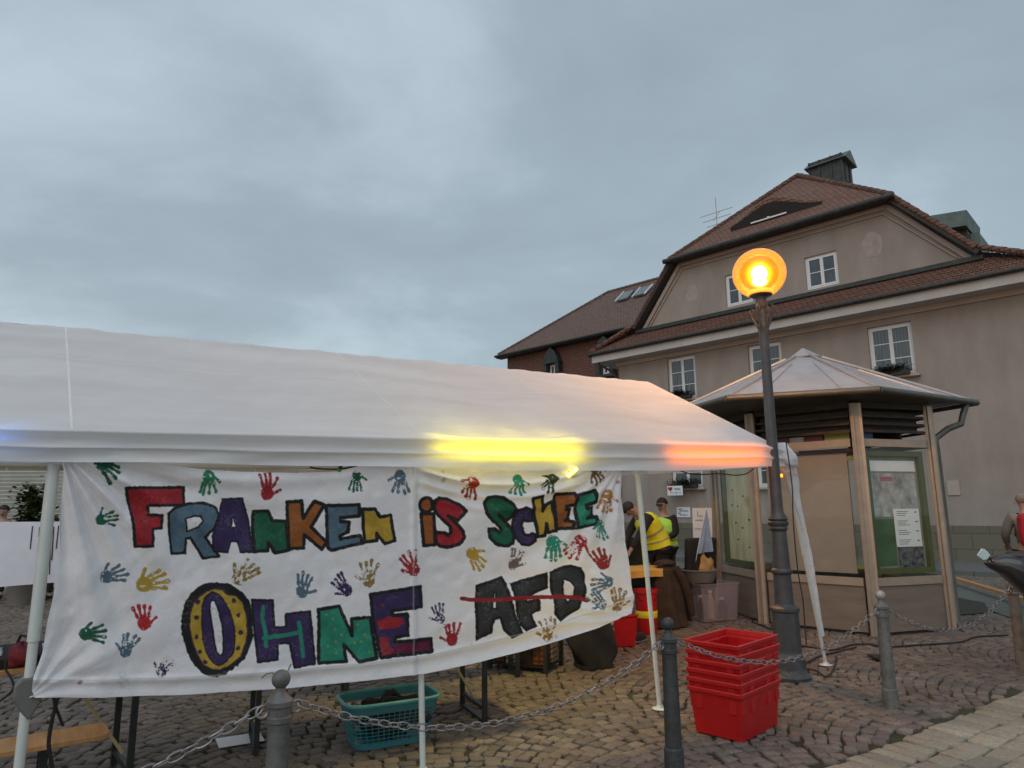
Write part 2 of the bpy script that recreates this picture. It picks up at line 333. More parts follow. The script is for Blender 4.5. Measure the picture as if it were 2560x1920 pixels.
# arched rows ("segment arc" paving)
Wc = 1.9; rowp = .102; A = .36; xs = []; ys = []; an = []; lxs = []; lys = []
pr = math.radians(36)  # direction of the arcs
for ci in range(-14, 16):
    prof = np.linspace(-Wc/2, Wc/2, 400); yy = A*(1-(2*prof/Wc)**2); sl_ = np.concatenate([[0], np.cumsum(np.hypot(np.diff(prof), np.diff(yy)))]); tot = sl_[-1]
    for ri in range(-200, 230):
        n = int(round(tot/.108)); cut = np.sort((np.arange(n)+.5+RNG.normal(0, .13, n)+(.5 if ri % 2 else 0))*tot/n) % tot
        xl = np.interp(cut, sl_, prof); yl = np.interp(cut, sl_, yy)
        X = ci*Wc+xl; Yy = ri*rowp+yl+RNG.normal(0, .007, n)+.03*math.sin(ci*2.3+ri*.07)
        x = X*math.cos(pr)-Yy*math.sin(pr); y = X*math.sin(pr)+Yy*math.cos(pr)+3
        k = wedge(x, y) & (edge_side(x, y) < -.04)
        if not k.any(): continue
        tang = np.arctan2(-A*8*xl/Wc**2, 1.)
        xs.append(x[k]); ys.append(y[k]); an.append((tang+pr)[k]+RNG.normal(0, .09, k.sum())); lxs.append(np.full(k.sum(), tot/n*.955)*RNG.uniform(.84, 1.03, k.sum())); lys.append((rowp*.945*np.cos(tang))[k]*RNG.uniform(.9, 1.03, k.sum()))
xs, ys, an, lxs, lys = map(np.concatenate, (xs, ys, an, lxs, lys))
hh = RNG.normal(0, .0025, len(xs)); stones('cobbles', xs, ys, an, lxs, lys, hh, M['sett'])
# pale path of larger setts, lower right
xs = []; ys = []; lxs = []; lys = []
v = 0.; row = 0
while v < 3.2:
    hrow = .29 if row == 0 else random.uniform(.155, .19); u = -4. + random.random()*.2
    while u < 13:
        w = random.uniform(.12, .16) if row == 0 else random.uniform(.17, .30)
        c = E1[:2]+ed*(u+w/2)+en*(v+hrow/2+.01)
        if wedge(c[0], c[1], .8): xs.append(c[0]); ys.append(c[1]); lxs.append(w*.92); lys.append(hrow*.93)
        u += w
    v += hrow; row += 1
xs = np.array(xs); stones('path', xs, np.array(ys), np.full(len(xs), math.atan2(ed[1], ed[0]))+RNG.normal(0, .03, len(xs)), np.array(lxs), np.array(lys), RNG.normal(.002, .003, len(xs)), M['sett_pale'])
# ------------------------------------------------------------------ the two houses behind (local frame: X along the facade, Y into the house)
HO = G(2440, 1413); HRZ = math.atan2(-.696, .718)
def wall_open(mb, s0, s1, z0, z1, ops, y=0., rev=.16):
    xs = sorted({s0, s1, *[o[0] for o in ops], *[o[1] for o in ops]}); zs = sorted({z0, z1, *[o[2] for o in ops], *[o[3] for o in ops]})
    for a, b in zip(xs[:-1], xs[1:]):
        for c, d in zip(zs[:-1], zs[1:]):
            mx, mz = (a+b)/2, (c+d)/2
            if any(o[0] < mx < o[1] and o[2] < mz < o[3] for o in ops): continue
            mb.add([(a, y, c), (b, y, c), (b, y, d), (a, y, d)], [(0, 1, 2, 3)])
    for a, b, c, d in ops:
        mb.add([(a, y, c), (a, y+rev, c), (a, y+rev, d), (a, y, d)], [(0, 1, 2, 3)])
        mb.add([(b, y+rev, c), (b, y, c), (b, y, d), (b, y+rev, d)], [(0, 1, 2, 3)])
        mb.add([(a, y, d), (a, y+rev, d), (b, y+rev, d), (b, y, d)], [(0, 1, 2, 3)])
        mb.add([(a, y+rev, c), (a, y, c), (b, y, c), (b, y+rev, c)], [(0, 1, 2, 3)])
def window(par, a, b, c, d, y, rows=3, pane='pane_curtain', sill=True, y2=.0):
    """casement window with two leaves: window > frame, sash, pane, sill"""
    w = bpy.data.objects.new('window', None); col.objects.link(w); w.parent = par; w.location = (a, y, c); w.empty_display_size = .1
    W_, H = b-a, d-c; f = .07
    m = MB()
    for x in (f/2, W_-f/2): m.box((x, .03, H/2), (f, .07, H))
    m.box((W_/2, .03, f/2+.001), (W_-2*f, .068, f)); m.box((W_/2, .03, H-f/2-.001), (W_-2*f, .068, f))
    m.build('frame', M['window_white'], w)
    for k in range(2):
        x0 = f+.002+k*(W_-2*f)/2; ww = (W_-2*f)/2-.004; t = .05
        s = MB(); z0, z1 = f+.003, H-f-.003
        for x in (x0+t/2, x0+ww-t/2): s.box((x, .005, (z0+z1)/2), (t, .045, z1-z0))
        for z in (z0+t/2, z1-t/2): s.box((x0+ww/2, .005, z), (ww-2*t, .043, t))
        for r in range(1, rows): s.box((x0+ww/2, .012, z0+(z1-z0)*r/rows), (ww-2*t, .03, .026))
        so_ = s.build('sash', M['window_white'], w)
        MB().box((x0+ww/2, .02, (z0+z1)/2), (ww-2*t, .006, z1-z0-2*t)).build('pane', M[pane], w)
    if sill:
        MB().box((W_/2, -.13, -.045), (W_+.22, .34, .07)).build('sill', M['plaster_trim'], w, bevel=.008)
    return w
H1 = thing('town_house', 'beige plastered two-storey house with red tiled half-hipped gable roof behind the kiosk', 'house', HO, HRZ)
ops = [(-9.2, -8.02, 5.55, 7.18), (-5.98, -4.8, 5.5, 7.12), (-2.1, -.88, 5.42, 7.03), (-9.25, -7.98, 2.3, 3.9), (-5.98, -4.75, 2.25, 3.85)]
mb = MB(); wall_open(mb, -11.42, 1.9, 1.05, 7.62, ops)
mb.add([(-11.42, 0, 0), (-11.42, 13, 0), (-11.42, 13, 7.62), (-11.42, 0, 7.62)], [(0, 1, 2, 3)])
mb.add([(1.9, 0, 0), (1.9, 13, 0), (1.9, 13, 7.62), (1.9, 0, 7.62)], [(0, 1, 2, 3)])
mb.build('wall', M['plaster'], H1)
mb = MB(); mb.box((-4.76, -.02, .52), (13.4, .10, 1.06)); mb.box((1.93, 6.5, .52), (.10, 13, 1.05)); mb.box((-11.45, 6.5, .52), (.10, 13, 1.05)); mb.build('plinth', M['plinth'], H1)
MB().box((-4.76, -.045, 7.40), (13.5, .08, .36)).build('cornice', M['plaster_trim'], H1, bevel=.02)
for i, o in enumerate(ops): window(H1, *o, .12, pane='pane_curtain' if i != 3 else 'pane')
MB().box((-.3, -.015, 2.08), (.30, .04, .40)).build('wall_patch', M['plaster_trim'], H1)
# gable wall above the lower roof
gp = [(-10.45, 8.45), (.95, 8.45), (-1.15, 10.95), (-8.62, 10.95)]
mb = MB(); gops = [(-6.75, -5.75, 8.75, 9.95), (-3.87, -2.83, 8.72, 9.86)]
wall_open(mb, -8.62, -1.15, 8.45, 10.95, gops, y=.22, rev=.14)
mb.poly([(-10.45, .22, 8.45), (-8.62, .22, 8.45), (-8.62, .22, 10.95)]); mb.poly([(-1.15, .22, 8.45), (.95, .22, 8.45), (-1.15, .22, 10.95)])
mb.build('gable', M['plaster'], H1)
for o in gops: window(H1, *o, .30, rows=2, pane='pane', sill=False)
for x_, z_, r_q in ((-1.75, 9.73, .36), (-8.1, 9.58, .30)):
    pr_ = [(x_+r_q*(.85+.04*math.sin(3*a+x_))*math.cos(a), z_+1.15*r_q*(1+.08*math.sin(5*a))*math.sin(a)) for a in np.linspace(0, 2*math.pi, 28, endpoint=False)]
    MB().prism(pr_, .01, lambda x, y, z: (x, .213+y, z)).build('plaster_patch', M.setdefault('patch', mat('patched_plaster', (.40, .33, .29), .95, var=.1, scale=4, bump=.6)), H1)
# moulded band following the gable edge
def band(mb, pts, w, y, t):
    for (x0, z0), (x1, z1) in zip(pts[:-1], pts[1:]):
        d = Vector((x1-x0, 0, z1-z0)); l = d.length; a = -math.atan2(z1-z0, x1-x0)
        mb.box(((x0+x1)/2, y, (z0+z1)/2), (l+.02, t, w), ry=a)
mb = MB(); band(mb, [(-10.3, 8.55), (-8.55, 10.82), (-1.22, 10.82), (.8, 8.55)], .14, .18, .07); band(mb, [(-9.98, 8.7), (-8.44, 10.62), (-1.33, 10.62), (.45, 8.7)], .03, .19, .05)
mb.build('gable_moulding', M['plaster_trim'], H1)
# white painted eaves box
e0, e1 = -12.25, 2.75
mb = MB(); mb.box(((e0+e1)/2, -.66, 7.55), (e1-e0, .07, .34)); mb.box(((e0+e1)/2, -.34, 7.42), (e1-e0-.02, .58, .06))
mb.box((e0+.04, 6.2, 7.55), (.07, 13.6, .335)); mb.box((e1-.04, 6.2, 7.55), (.07, 13.6, .335)); mb.box((e0+.46, 6.5, 7.42), (.8, 13, .06)); mb.box((e1-.46, 6.5, 7.42), (.8, 13, .06))
mb.build('eaves', M['fascia'], H1)
mb = MB(); mb.tube([(e0-.08, -.78, 7.72), (e1+.08, -.78, 7.72)], .075, n=10); mb.tube([(e0-.09, -.78, 7.72), (e0-.09, 13, 7.72)], .075, n=10)
mb.build('gutter', M['gutter_dark'], H1, smooth=True)
mb = MB(); mb.tube([(-12.1, -.6, 7.62), (-12.0, -.5, 7.3), (-11.6, -.15, 7.0), (-11.5, -.1, 6.8), (-11.5, -.1, 0)], .05); mb.build('downpipe', M['gutter_dark'], H1, smooth=True)
# lower tiled strip in front of the gable, with real rows of tiles
def tile_rows(mb, a, b, n, lift=.022):
    """a=(pL,pR) lower edge, b=(pL,pR) upper edge; n stepped rows"""
    aL, aR = map(np.array, a); bL, bR = map(np.array, b); nn = np.cross(aR-aL, bL-aL); nn = nn/np.linalg.norm(nn)
    if nn[2] < 0: nn = -nn
    for k in range(n):
        p = [aL+(bL-aL)*k/n+nn*lift, aR+(bR-aR)*k/n+nn*lift, aR+(bR-aR)*(k+1)/n, aL+(bL-aL)*(k+1)/n]
        q = [aL+(bL-aL)*k/n, aR+(bR-aR)*k/n]
        mb.add(p, [(0, 1, 2, 3)]); mb.add([q[0], q[1], p[1], p[0]], [(0, 1, 2, 3)])
mb = MB(); tile_rows(mb, ((-12.35, -.82, 7.76), (2.85, -.82, 7.76)), ((-10.75, .2, 8.5), (1.25, .2, 8.5)), 9)
mb.build('lower_roof', M['tile_red'], H1)
MB().box((-4.75, .12, 8.52), (11.7, .22, .14)).build('flashing', M['dark_metal'], H1)
# main roof: side slopes (flared at the foot) and half hip
ap = (-4.8, 2.9, 14.15); bk = 13.2
mb = MB()
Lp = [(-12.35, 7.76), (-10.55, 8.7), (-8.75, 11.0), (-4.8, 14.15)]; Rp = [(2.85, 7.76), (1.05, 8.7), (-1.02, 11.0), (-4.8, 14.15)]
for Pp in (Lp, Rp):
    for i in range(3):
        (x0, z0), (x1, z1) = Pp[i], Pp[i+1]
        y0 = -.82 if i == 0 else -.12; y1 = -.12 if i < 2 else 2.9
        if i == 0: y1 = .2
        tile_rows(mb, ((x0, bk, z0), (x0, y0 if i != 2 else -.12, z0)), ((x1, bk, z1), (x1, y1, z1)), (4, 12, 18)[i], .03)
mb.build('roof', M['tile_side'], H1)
# eyebrow dormer moulded into the half hip
ns, nv_ = 90, 40; PP = np.zeros((nv_+1, ns+1, 3))
hl, hr = (-8.85, -.22, 10.98), (-.95, -.22, 10.98)
for j in range(nv_+1):
    v_ = j/nv_
    for i in range(ns+1):
        u_ = i/ns; x = (hl[0]*(1-u_)+hr[0]*u_)*(1-v_)+ap[0]*v_; y = hl[1]*(1-v_)+ap[1]*v_; z = 10.98*(1-v_)+ap[2]*v_
        bw = math.exp(-((x+5.0)/1.15)**2)
        up = .62*bw*(1 if .26 <= v_ else 0)*max(0, 1-(v_-.26)/.42)**1.1 if v_ >= .26 else 0
        PP[j, i] = (x, y-up*.35, z+up)
grid_mesh('half_hip', PP, M['tile_red'], H1, world=False, smooth=False)
mb = MB(); xs_ = np.linspace(-6.5, -3.2, 30); topl = [(x, 10.98+3.17*.235+.62*math.exp(-((x+5.0)/1.15)**2)*.93) for x in xs_]
mb.poly([(x, .44, z) for x, z in topl]+[(x, .44, 10.98+3.17*.215) for x in xs_[::-1]]); mb.build('eyebrow_window', mat('dark_opening', (.018, .013, .011), .9), H1)
MB().box((-5.05, .41, 11.73), (1.3, .04, .05)).box((-5.05, .40, 11.76), (.08, .04, .05)).build('eyebrow_sill', M['window_white'], H1)
# hip and ridge tiles
def ridge(mb, a, b, r=.09, step=.33):
    a = np.array(a); b = np.array(b); n = max(1, int(np.linalg.norm(b-a)/step))
    for k in range(n):
        p = a+(b-a)*k/n; q = a+(b-a)*(k+1.12)/n; mb.tube([p, q], [r*1.12, r*.9], n=8)
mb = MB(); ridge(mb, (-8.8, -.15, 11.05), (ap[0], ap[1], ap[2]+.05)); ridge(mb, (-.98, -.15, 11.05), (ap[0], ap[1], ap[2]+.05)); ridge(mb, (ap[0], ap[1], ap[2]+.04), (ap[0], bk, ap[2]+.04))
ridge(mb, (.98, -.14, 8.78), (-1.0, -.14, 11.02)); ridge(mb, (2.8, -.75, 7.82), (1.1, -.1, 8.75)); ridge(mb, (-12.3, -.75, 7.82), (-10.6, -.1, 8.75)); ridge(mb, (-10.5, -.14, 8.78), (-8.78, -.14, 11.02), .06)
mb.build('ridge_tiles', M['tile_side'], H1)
mb = MB(); mb.tube([(-8.95, -.32, 10.93), (-.85, -.32, 10.93)], .095, n=10); mb.box((-4.9, -.10, 10.93), (8.0, .34, .10)); mb.build('hip_gutter', M['gutter_dark'], H1)
for bb in ([(-10.55, 8.62), (-8.72, 10.95)], [(1.02, 8.62), (-1.08, 10.95)]): mb = MB(); band(mb, bb, .13, .0, .36); mb.build('barge_board', M['soffit'], H1)
# metal-clad chimney
mb = MB(); mb.box((-4.33, 5.2, 14.3), (1.30, 1.1, 2.2))
for x in (-4.95, -4.55, -4.1, -3.71): mb.box((x, 4.63, 14.3), (.05, .05, 2.2))
for y in (4.9, 5.4): mb.box((-3.66, y, 14.3), (.05, .05, 2.2))
ch = mb.build('chimney', M['dark_metal'], H1)
mb = MB(); mb.add([(-5.12, 4.5, 15.15), (-3.5, 4.5, 15.15), (-3.5, 5.2, 15.65), (-5.12, 5.2, 15.65), (-5.12, 5.9, 15.15), (-3.5, 5.9, 15.15)], [(0, 1, 2, 3), (3, 2, 5, 4), (0, 3, 4), (1, 5, 2), (0, 4, 5, 1)]); mb.build('chimney_cap', M['copper'], ch)
# copper dormer on the right slope
mb = MB(); mb.add([(.1, 4.6, 10.3), (.1, 6.6, 10.3), (.1, 6.6, 11.2), (.1, 4.6, 11.2), (-2.0, 4.6, 10.6), (-2.0, 6.6, 10.6), (-2.0, 6.6, 11.4), (-2.0, 4.6, 11.4)], [(0, 1, 2, 3), (0, 3, 7, 4), (1, 5, 6, 2), (2, 6, 7, 3)])
db = mb.build('dormer', M['dark_metal'], H1)
MB().box((-.95, 5.3, 11.42), (2.3, 2.2, .55), ry=.12).build('dormer_roof', M['copper'], db)
MB().box((.22, 5.8, 10.6), (.3, 1.6, .7)).build('dormer_side', M['copper'], db)
# antenna
an_ = thing('antenna', 'thin television aerial standing on the roof left of the ridge', 'antenna', HO+np.array([0, 0, 0]), HRZ)
mb = MB(); bx, by, bz = -7.6, 1.6, 11.9
mb.tube([(bx, by, bz-.4), (bx, by, bz+1.9)], .014, n=6); mb.build('mast', M['grey_steel'], an_)
mb = MB()
for dz, l in ((.75, .45), (1.0, .6), (1.25, .7)):
    mb.tube([(bx-l, by, bz+dz), (bx+l, by, bz+dz)], .012, n=5)
mb.tube([(bx, by-.3, bz+.8), (bx, by+.3, bz+1.4)], .012, n=5); mb.build('elements', M['grey_steel'], an_)

# tiled wing house further left and back
H2 = thing('tiled_house', 'house with red tile-hung upper storey and dark old tiled roof, above the white canopy', 'house', HO, HRZ)
D0 = 8.0
mb = MB(); wd = [(-22.05, -21.2, 8.9, 10.1), (-18.15, -17.3, 8.9, 10.1)]
wall_open(mb, -25.6, -11.5, 7.2, 11.3, wd, y=D0, rev=.1); mb.add([(-25.6, D0, 7.2), (-25.6, D0+9, 7.2), (-25.6, D0+9, 11.3), (-25.6, D0, 11.3)], [(0, 1, 2, 3)]); mb.build('upper_wall', M['tile_wall'], H2)
mb = MB(); mb.add([(-25.7, D0, 0), (-11.5, D0, 0), (-11.5, D0, 7.2), (-25.7, D0, 7.2)], [(0, 1, 2, 3)]); mb.add([(-25.7, D0, 0), (-25.7, D0+9, 0), (-25.7, D0+9, 7.2), (-25.7, D0, 7.2)], [(0, 1, 2, 3)]); mb.build('wall', M['plaster'], H2)
mb = MB(); RY, RZ = D0+4.2, 15.25
mb.add([(-26.1, D0-.5, 11.25), (-11, D0-.5, 11.2), (-11, RY, RZ), (-20.6, RY, RZ)], [(0, 1, 2, 3)])
mb.add([(-26.1, D0-.5, 11.25), (-20.6, RY, RZ), (-26.1, RY+4.6, 11.25)], [(0, 1, 2)]); mb.build('roof', M['tile_old'], H2)
mb = MB(); ridge(mb, (-26.0, D0-.45, 11.3), (-20.6, RY, RZ+.03)); ridge(mb, (-20.6, RY, RZ+.03), (-11, RY, RZ+.03)); mb.build('ridge_tiles', M['tile_old'], H2)
mb = MB(); mb.tube([(-26.15, D0-.58, 11.17), (-11, D0-.58, 11.12)], .08); mb.box((-18.6, D0-.28, 11.10), (15.0, .5, .12)); mb.build('gutter', M['gutter_dark'], H2)
for a, b, c, d in wd:
    window(H2, a+.1, b-.1, c, d-.05, D0-.05, rows=2, pane='pane', sill=False)
    cx = (a+b)/2; hw = (b-a)/2+.16; mb = MB()
    mb.box((a-.04, D0-.2, (c+d)/2-.1), (.26, .42, d-c+.25)); mb.box((b+.04, D0-.2, (c+d)/2-.1), (.26, .42, d-c+.25)); mb.box((cx, D0-.2, c-.12), (hw*2, .44, .14))
    mb.add([(cx-hw-.05, D0-.45, d-.02), (cx+hw+.05, D0-.45, d-.02), (cx+hw*.62, D0-.45, d+.62), (cx, D0-.45, d+.95), (cx-hw*.62, D0-.45, d+.62), (cx-hw-.05, D0+.3, d-.02), (cx+hw+.05, D0+.3, d-.02), (cx+hw*.62, D0+.3, d+.62), (cx, D0+.3, d+.95), (cx-hw*.62, D0+.3, d+.62)],
           [(0, 1, 2, 3, 4), (1, 6, 7, 2), (2, 7, 8, 3), (3, 8, 9, 4), (4, 9, 5, 0), (0, 5, 6, 1)])
    mb.build('dormer', M['dark_metal'], H2)
mb = MB(); sl_ = lambda s, t: (s, D0-.5+(RY-D0+.5)*t-.03, 11.25+(RZ-11.25)*t+.04)
skm = MB()
for s0 in (-18.65, -17.45):
    f_ = [(s0, .62), (s0+.75, .62), (s0+.75, .8), (s0, .8)]
    skm.add([sl_(*q) for q in f_]+[tuple(np.array(sl_(*q))+(0, -.06, .1)) for q in f_], [(4, 5, 6, 7), (0, 1, 5, 4), (1, 2, 6, 5), (3, 0, 4, 7)])
skm.build('skylight', M['pane_curtain'], H2)
mb = MB()
for s0 in (-18.72, -17.52, -16.66): mb.tube([tuple(np.array(sl_(s0, .61))+(0, -.05, .1)), tuple(np.array(sl_(s0, .81))+(0, -.05, .1))], .05, n=4)
mb.build('skylight_frame', M['window_white'], H2)
# house at the far left, seen under the canopy
H3 = thing('shuttered_house', 'pale house with closed grey roller shutters, seen at the left under the canopy', 'house', (-14, 15, 0), .1)
mb = MB(); so3 = [(-5, .05, .9, 2.75), (1.7, 5.0, .9, 2.75)]
wall_open(mb, -7, 13, 0, 4.0, so3); mb.build('wall', mat('pale_render', (.52, .49, .43), .9, var=.06, scale=1.5), H3)
MB().box((.88, -.04, 1.4), (.95, .10, 2.9)).build('pilaster', M['window_white'], H3)
for a, b, c, d in so3:
    mb = MB()
    for k in range(int((d-c)/.085)): mb.box(((a+b)/2, .08, c+.04+k*.085), (b-a, .03, .075), rx=.28)
    mb.build('shutter', mat('shutter_grey', (.40, .40, .36), .6, var=.05), H3)
MB().box((3, 0, 3.4), (20.2, .16, .9)).build('string_course', mat('dun_band', (.40, .35, .28), .9), H3)
mb = MB(); mb.add([(-7.5, -.5, 4.0), (13.5, -.5, 4.0), (13.5, 4, 5.6), (-7.5, 4, 5.6)], [(0, 1, 2, 3)]); mb.build('roof', M['tile_old'], H3)

# window boxes with evergreen sprigs
def sprigs(mb, c, sx_, sy_, sz_, n, l=.12, w=.02):
    for _ in range(n):
        p = np.array(c)+RNG.normal(0, 1, 3)*np.array([sx_, sy_, sz_])*.5; d = RNG.normal(0, 1, 3); d[2] = abs(d[2])*.5-.25; d /= np.linalg.norm(d)
        a = np.cross(d, [0, 0, 1.]); a /= np.linalg.norm(a)+1e-6; ll = l*random.uniform(.5, 1.2); q = p+d*ll
        mb.add([p-a*w*.3, p+d*ll*.5-a*w, q, p+d*ll*.5+a*w], [(0, 1, 2, 3)])
for (a, b, c, d), lab in zip(ops[:4], ['window box of evergreen sprigs at the left upper window of the beige house', 'window box of evergreen sprigs at the upper window behind the street lamp', 'window box of evergreen sprigs at the right upper window above the kiosk roof', 'window box of evergreen sprigs at the ground-floor window beside the heart sign']):
    loc = np.array(H1.matrix_basis.to_translation()) if False else HO+np.array([math.cos(HRZ)*(a+b)/2+math.sin(HRZ)*.2, math.sin(HRZ)*(a+b)/2-math.cos(HRZ)*.2, c])
    t = thing('window_box', lab, 'window box', loc, HRZ, 'window boxes of the beige house')
    MB().box((0, 0, .06), (b-a-.25, .17, .15)).build('trough', M['gutter_dark'], t, bevel=.01)
    mb = MB(); sprigs(mb, (-.05, 0, .17), b-a-.75, .2, .13, 900, .15, .02); mb.build('greenery', M['leaf'], t)
# pavement slab and kerb along the house front
def hl2w(s, y, z=0.): return (HO[0]+math.cos(HRZ)*s-math.sin(HRZ)*y, HO[1]+math.sin(HRZ)*s+math.cos(HRZ)*y, z)
M['pave'] = tilemat('pavement_slab', (.23, .235, .215), (.20, .205, .19), .6, .4, 'XY', bump=.1, mortar=(.09, .09, .08))
pv = MB().box((0, 0, 0), (17, 3.4, .12)); o = pv.build('pavement', M['pave']); o.location = hl2w(-3, -1.75, .04); o.rotation_euler.z = HRZ; tag(o, kind='structure')
# ------------------------------------------------------------------ party tent
L2g = G(1650, 1775); DT = np.array([.803, .597, 0.]); NB = np.array([-.597, .803, 0.])   # along the front, towards the back
def FP(px, py, off=0.): return PL(px, py, L2g+NB*off, NB)                                  # a point in the front plane of the tent
tent = thing('party_tent', 'long white party tent with a hipped canopy over the market stall', 'tent', L2g, 0)
def eave_y(px): return 1070+.0227*px+4*np.sin(px/230.)*0
CX = 1962.
ex = np.concatenate([np.linspace(-620, 1900, 127), [1925, 1945, CX]])
def eave(px, o=-.07):
    y = eave_y(px)+(0 if px < 1880 else (px-1880)**2/700.); return FP(px, y, o)
Eps = np.array([eave(p) for p in ex])
RW = 1.5
R_far = PL(1625, 955, L2g+NB*RW, NB); R_near = PL(0, 803, L2g+NB*RW, NB); rd = R_far-R_near
def ridge_at(t): return R_near+rd*t     # t=0 at px 0, 1 at the far end
# roof front: match eave samples to ridge samples by distance along the tent
al = lambda p: (p-L2g)@DT
aR = al(R_far); a0 = al(R_near)
nvv = 30; PP = np.zeros((nvv+1, len(Eps), 3)); corner = Eps[-1]; aC = al(corner)
rafters = [al(FP(135, 1100)), al(FP(1045, 1100)), al(FP(1592, 1100)), aC]
def roofpt(E_, v):
    a = al(E_)
    hip = max(0., (a-aR)/(aC-aR)) if a > aR else 0.
    top = R_far if hip > 0 else ridge_at((a-a0)/(aR-a0))
    if hip > 0:  # the hip plane edge
        top = R_far
        edge = R_far+(corner-R_far)*hip
        p = E_*(1-v)+edge*v
    else: p = E_*(1-v)+top*v
    p = p.copy()
    dr = min(abs(a-r) for r in rafters)/1.05
    sag = -.05*math.sin(math.pi*min(1, v))*min(1, dr)**1.5*(1-hip)
    fold = .006*math.sin(a*9+v*4)*math.sin(v*7+a*2)+.004*math.sin(a*23-v*31)
    # stretched creases fanning from the corner
    c = corner-p; dc = np.linalg.norm(c[:2])+.01; fold += .012*math.sin(math.atan2(c[2], (c@DT)+.001)*26)*math.exp(-dc/1.1)*min(1, dc*3)*math.sin(math.pi*min(1, v+.02))
    p[2] += sag+fold*(1-.5*hip)*min(1, v*6); return p
for j in range(nvv+1):
    for i, E_ in enumerate(Eps): PP[j, i] = roofpt(E_, j/nvv)
grid_mesh('canopy', PP, M['canvas'], tent)
# back slope and hipped end of the canopy
bc = corner+NB*3.0; bl = Eps[0]+NB*3.0; rl = ridge_at((al(Eps[0])-a0)/(aR-a0))
mb = MB(); mb.poly([corner-[0, 0, .004], bc, R_far-[0, 0, .004]]); mb.poly([bc, bl, rl-[0, 0, .004], R_far-[0, 0, .004]]); mb.build('canopy_back', M['canvas'], tent, world=True)
# welded seams (raised fabric strips)
mb = MB()
def strip(pts, w, up=.004):
    pts = [np.array(p)+[0, 0, up] for p in pts]; vs = []
    for i, p in enumerate(pts):
        t = pts[min(i+1, len(pts)-1)]-pts[max(0, i-1)]; nrm = np.cross(DT, rl-Eps[0]); sd = np.cross(t, nrm); sd /= np.linalg.norm(sd); vs += [p-sd*w, p+sd*w]
    mb.add(vs, [(2*i, 2*i+1, 2*i+3, 2*i+2) for i in range(len(pts)-1)])
def ribbon(A_r, B_r): mb.add([v_+np.array([0, 0, .0022]) for q in zip(A_r, B_r) for v_ in q], [(2*i, 2*i+1, 2*i+3, 2*i+2) for i in range(len(A_r)-1)])
ek = [E_ for E_ in Eps if al(E_) < aR]
ribbon([roofpt(E_, .6165) for E_ in ek], [roofpt(E_, .6235) for E_ in ek])
for ra in (rafters[0]+.05, rafters[1]+.02, rafters[2]-.3):
    k = int(np.argmin([abs(al(E_)-ra) for E_ in Eps])); ribbon([roofpt(Eps[k]-DT*.006, q) for q in np.linspace(0, 1, 31)], [roofpt(Eps[k]+DT*.006, q) for q in np.linspace(0, 1, 31)])
mb.build('seam', M['hem'], tent, world=True)
# valance: wavy skirt in two bands
vx = np.concatenate([np.linspace(-620, 1900, 253), np.linspace(1912, 1984, 8)])
prof = [(0, .0, 0), (.06, -.012, 0), (.14, .0, .2), (.25, .018, .6), (.38, .022, .8), (.50, .004, 1), (.56, -.012, .7), (.60, .002, 1), (.72, .010, 1.), (.86, .004, 1), (.97, .0, 1), (1.0, -.004, 1)]
PP = np.zeros((len(prof), len(vx), 3))
def val_bot(px): return float(np.interp(px, [-620, 0, 500, 1000, 1500, 1700, 1900, 1984], [1141, 1152, 1158, 1168, 1178, 1177, 1165, 1164]))
for i, px in enumerate(vx):
    yt = eave_y(min(px, CX))+(0 if px < 1880 else (px-1880)**2/700.*1.0); yb = val_bot(px)
    if px > 1960: yt += (px-1960)*.9
    for j, (t, o, wv) in enumerate(prof):
        wave = (.008*math.sin(px/97.+t*7)+.004*math.sin(px/43.+t*11+1.3)+.0015*math.sin(px/17.+t*15))*wv
        PP[j, i] = FP(px, yt+(yb-yt)*t+wv*1.5*math.sin(px/90.), -.078+o+wave)
grid_mesh('valance', PP, M['canvas'], tent)
# skirt of the short right end, going back from the corner
cb = PP[-1, -1]; ct = PP[1, -1]; mb = MB(); n = 12
for k in range(n):
    a, b = k/n, (k+1)/n; w1 = DT*.03*math.sin(k*1.9)*min(1, k); w2 = DT*.03*math.sin((k+1)*1.9)*min(1, k+1)
    mb.add([cb+NB*3*a+w1, cb+NB*3*b+w2, ct+NB*3*b, ct+NB*3*a], [(0, 1, 2, 3)])
mb.build('end_valance', M['canvas'], tent, world=True, smooth=True)
# white tubular legs with foot plates
def tleg(top, foot, r=.019, name='leg', plate=True):
    top = np.array(top, float); foot = np.array(foot, float)
    mb = MB(); mb.tube([foot, foot+(top-foot)*.55], r*.9, n=14); mb.tube([foot+(top-foot)*.52, top], r*1.12, n=14)
    o = mb.build(name, M['steel'], tent, world=True, smooth=True)
    if plate:
        q = MB().lathe([(.001, .0), (.062, .0), (.064, .006), (.03, .012), (.024, .03)], foot, n=20); q.build('foot_plate', M['steel'], o, world=True, smooth=True)
    return o
t0 = FP(136, 1150); f0_ = t0+(FP(47, 1920)-t0)/(t0[2]-FP(47, 1920)[2])*t0[2]
tleg(t0+(t0-f0_)*.05, f0_, .024)
t1 = FP(1043, 1150); t1f = FP(1057, 1920); f1_ = t1+(t1f-t1)*(t1[2]/(t1[2]-t1f[2])); tleg(t1, f1_, .021)
tleg(FP(1590, 1150), L2g+[0, 0, .008], .021)
L3g = G(2065, 1665); tleg(FP(1962, 1140), L3g+[0, 0, .008], .019)
for a_, o_ in ((-2.3, 3), (-.2, 3), (2.0, 3), (-4.6, 3), (-4.6, 0)):
    f = L2g+DT*a_+NB*o_; f[2] = .008; tleg(f+[0, 0, 1.95], f, .02)
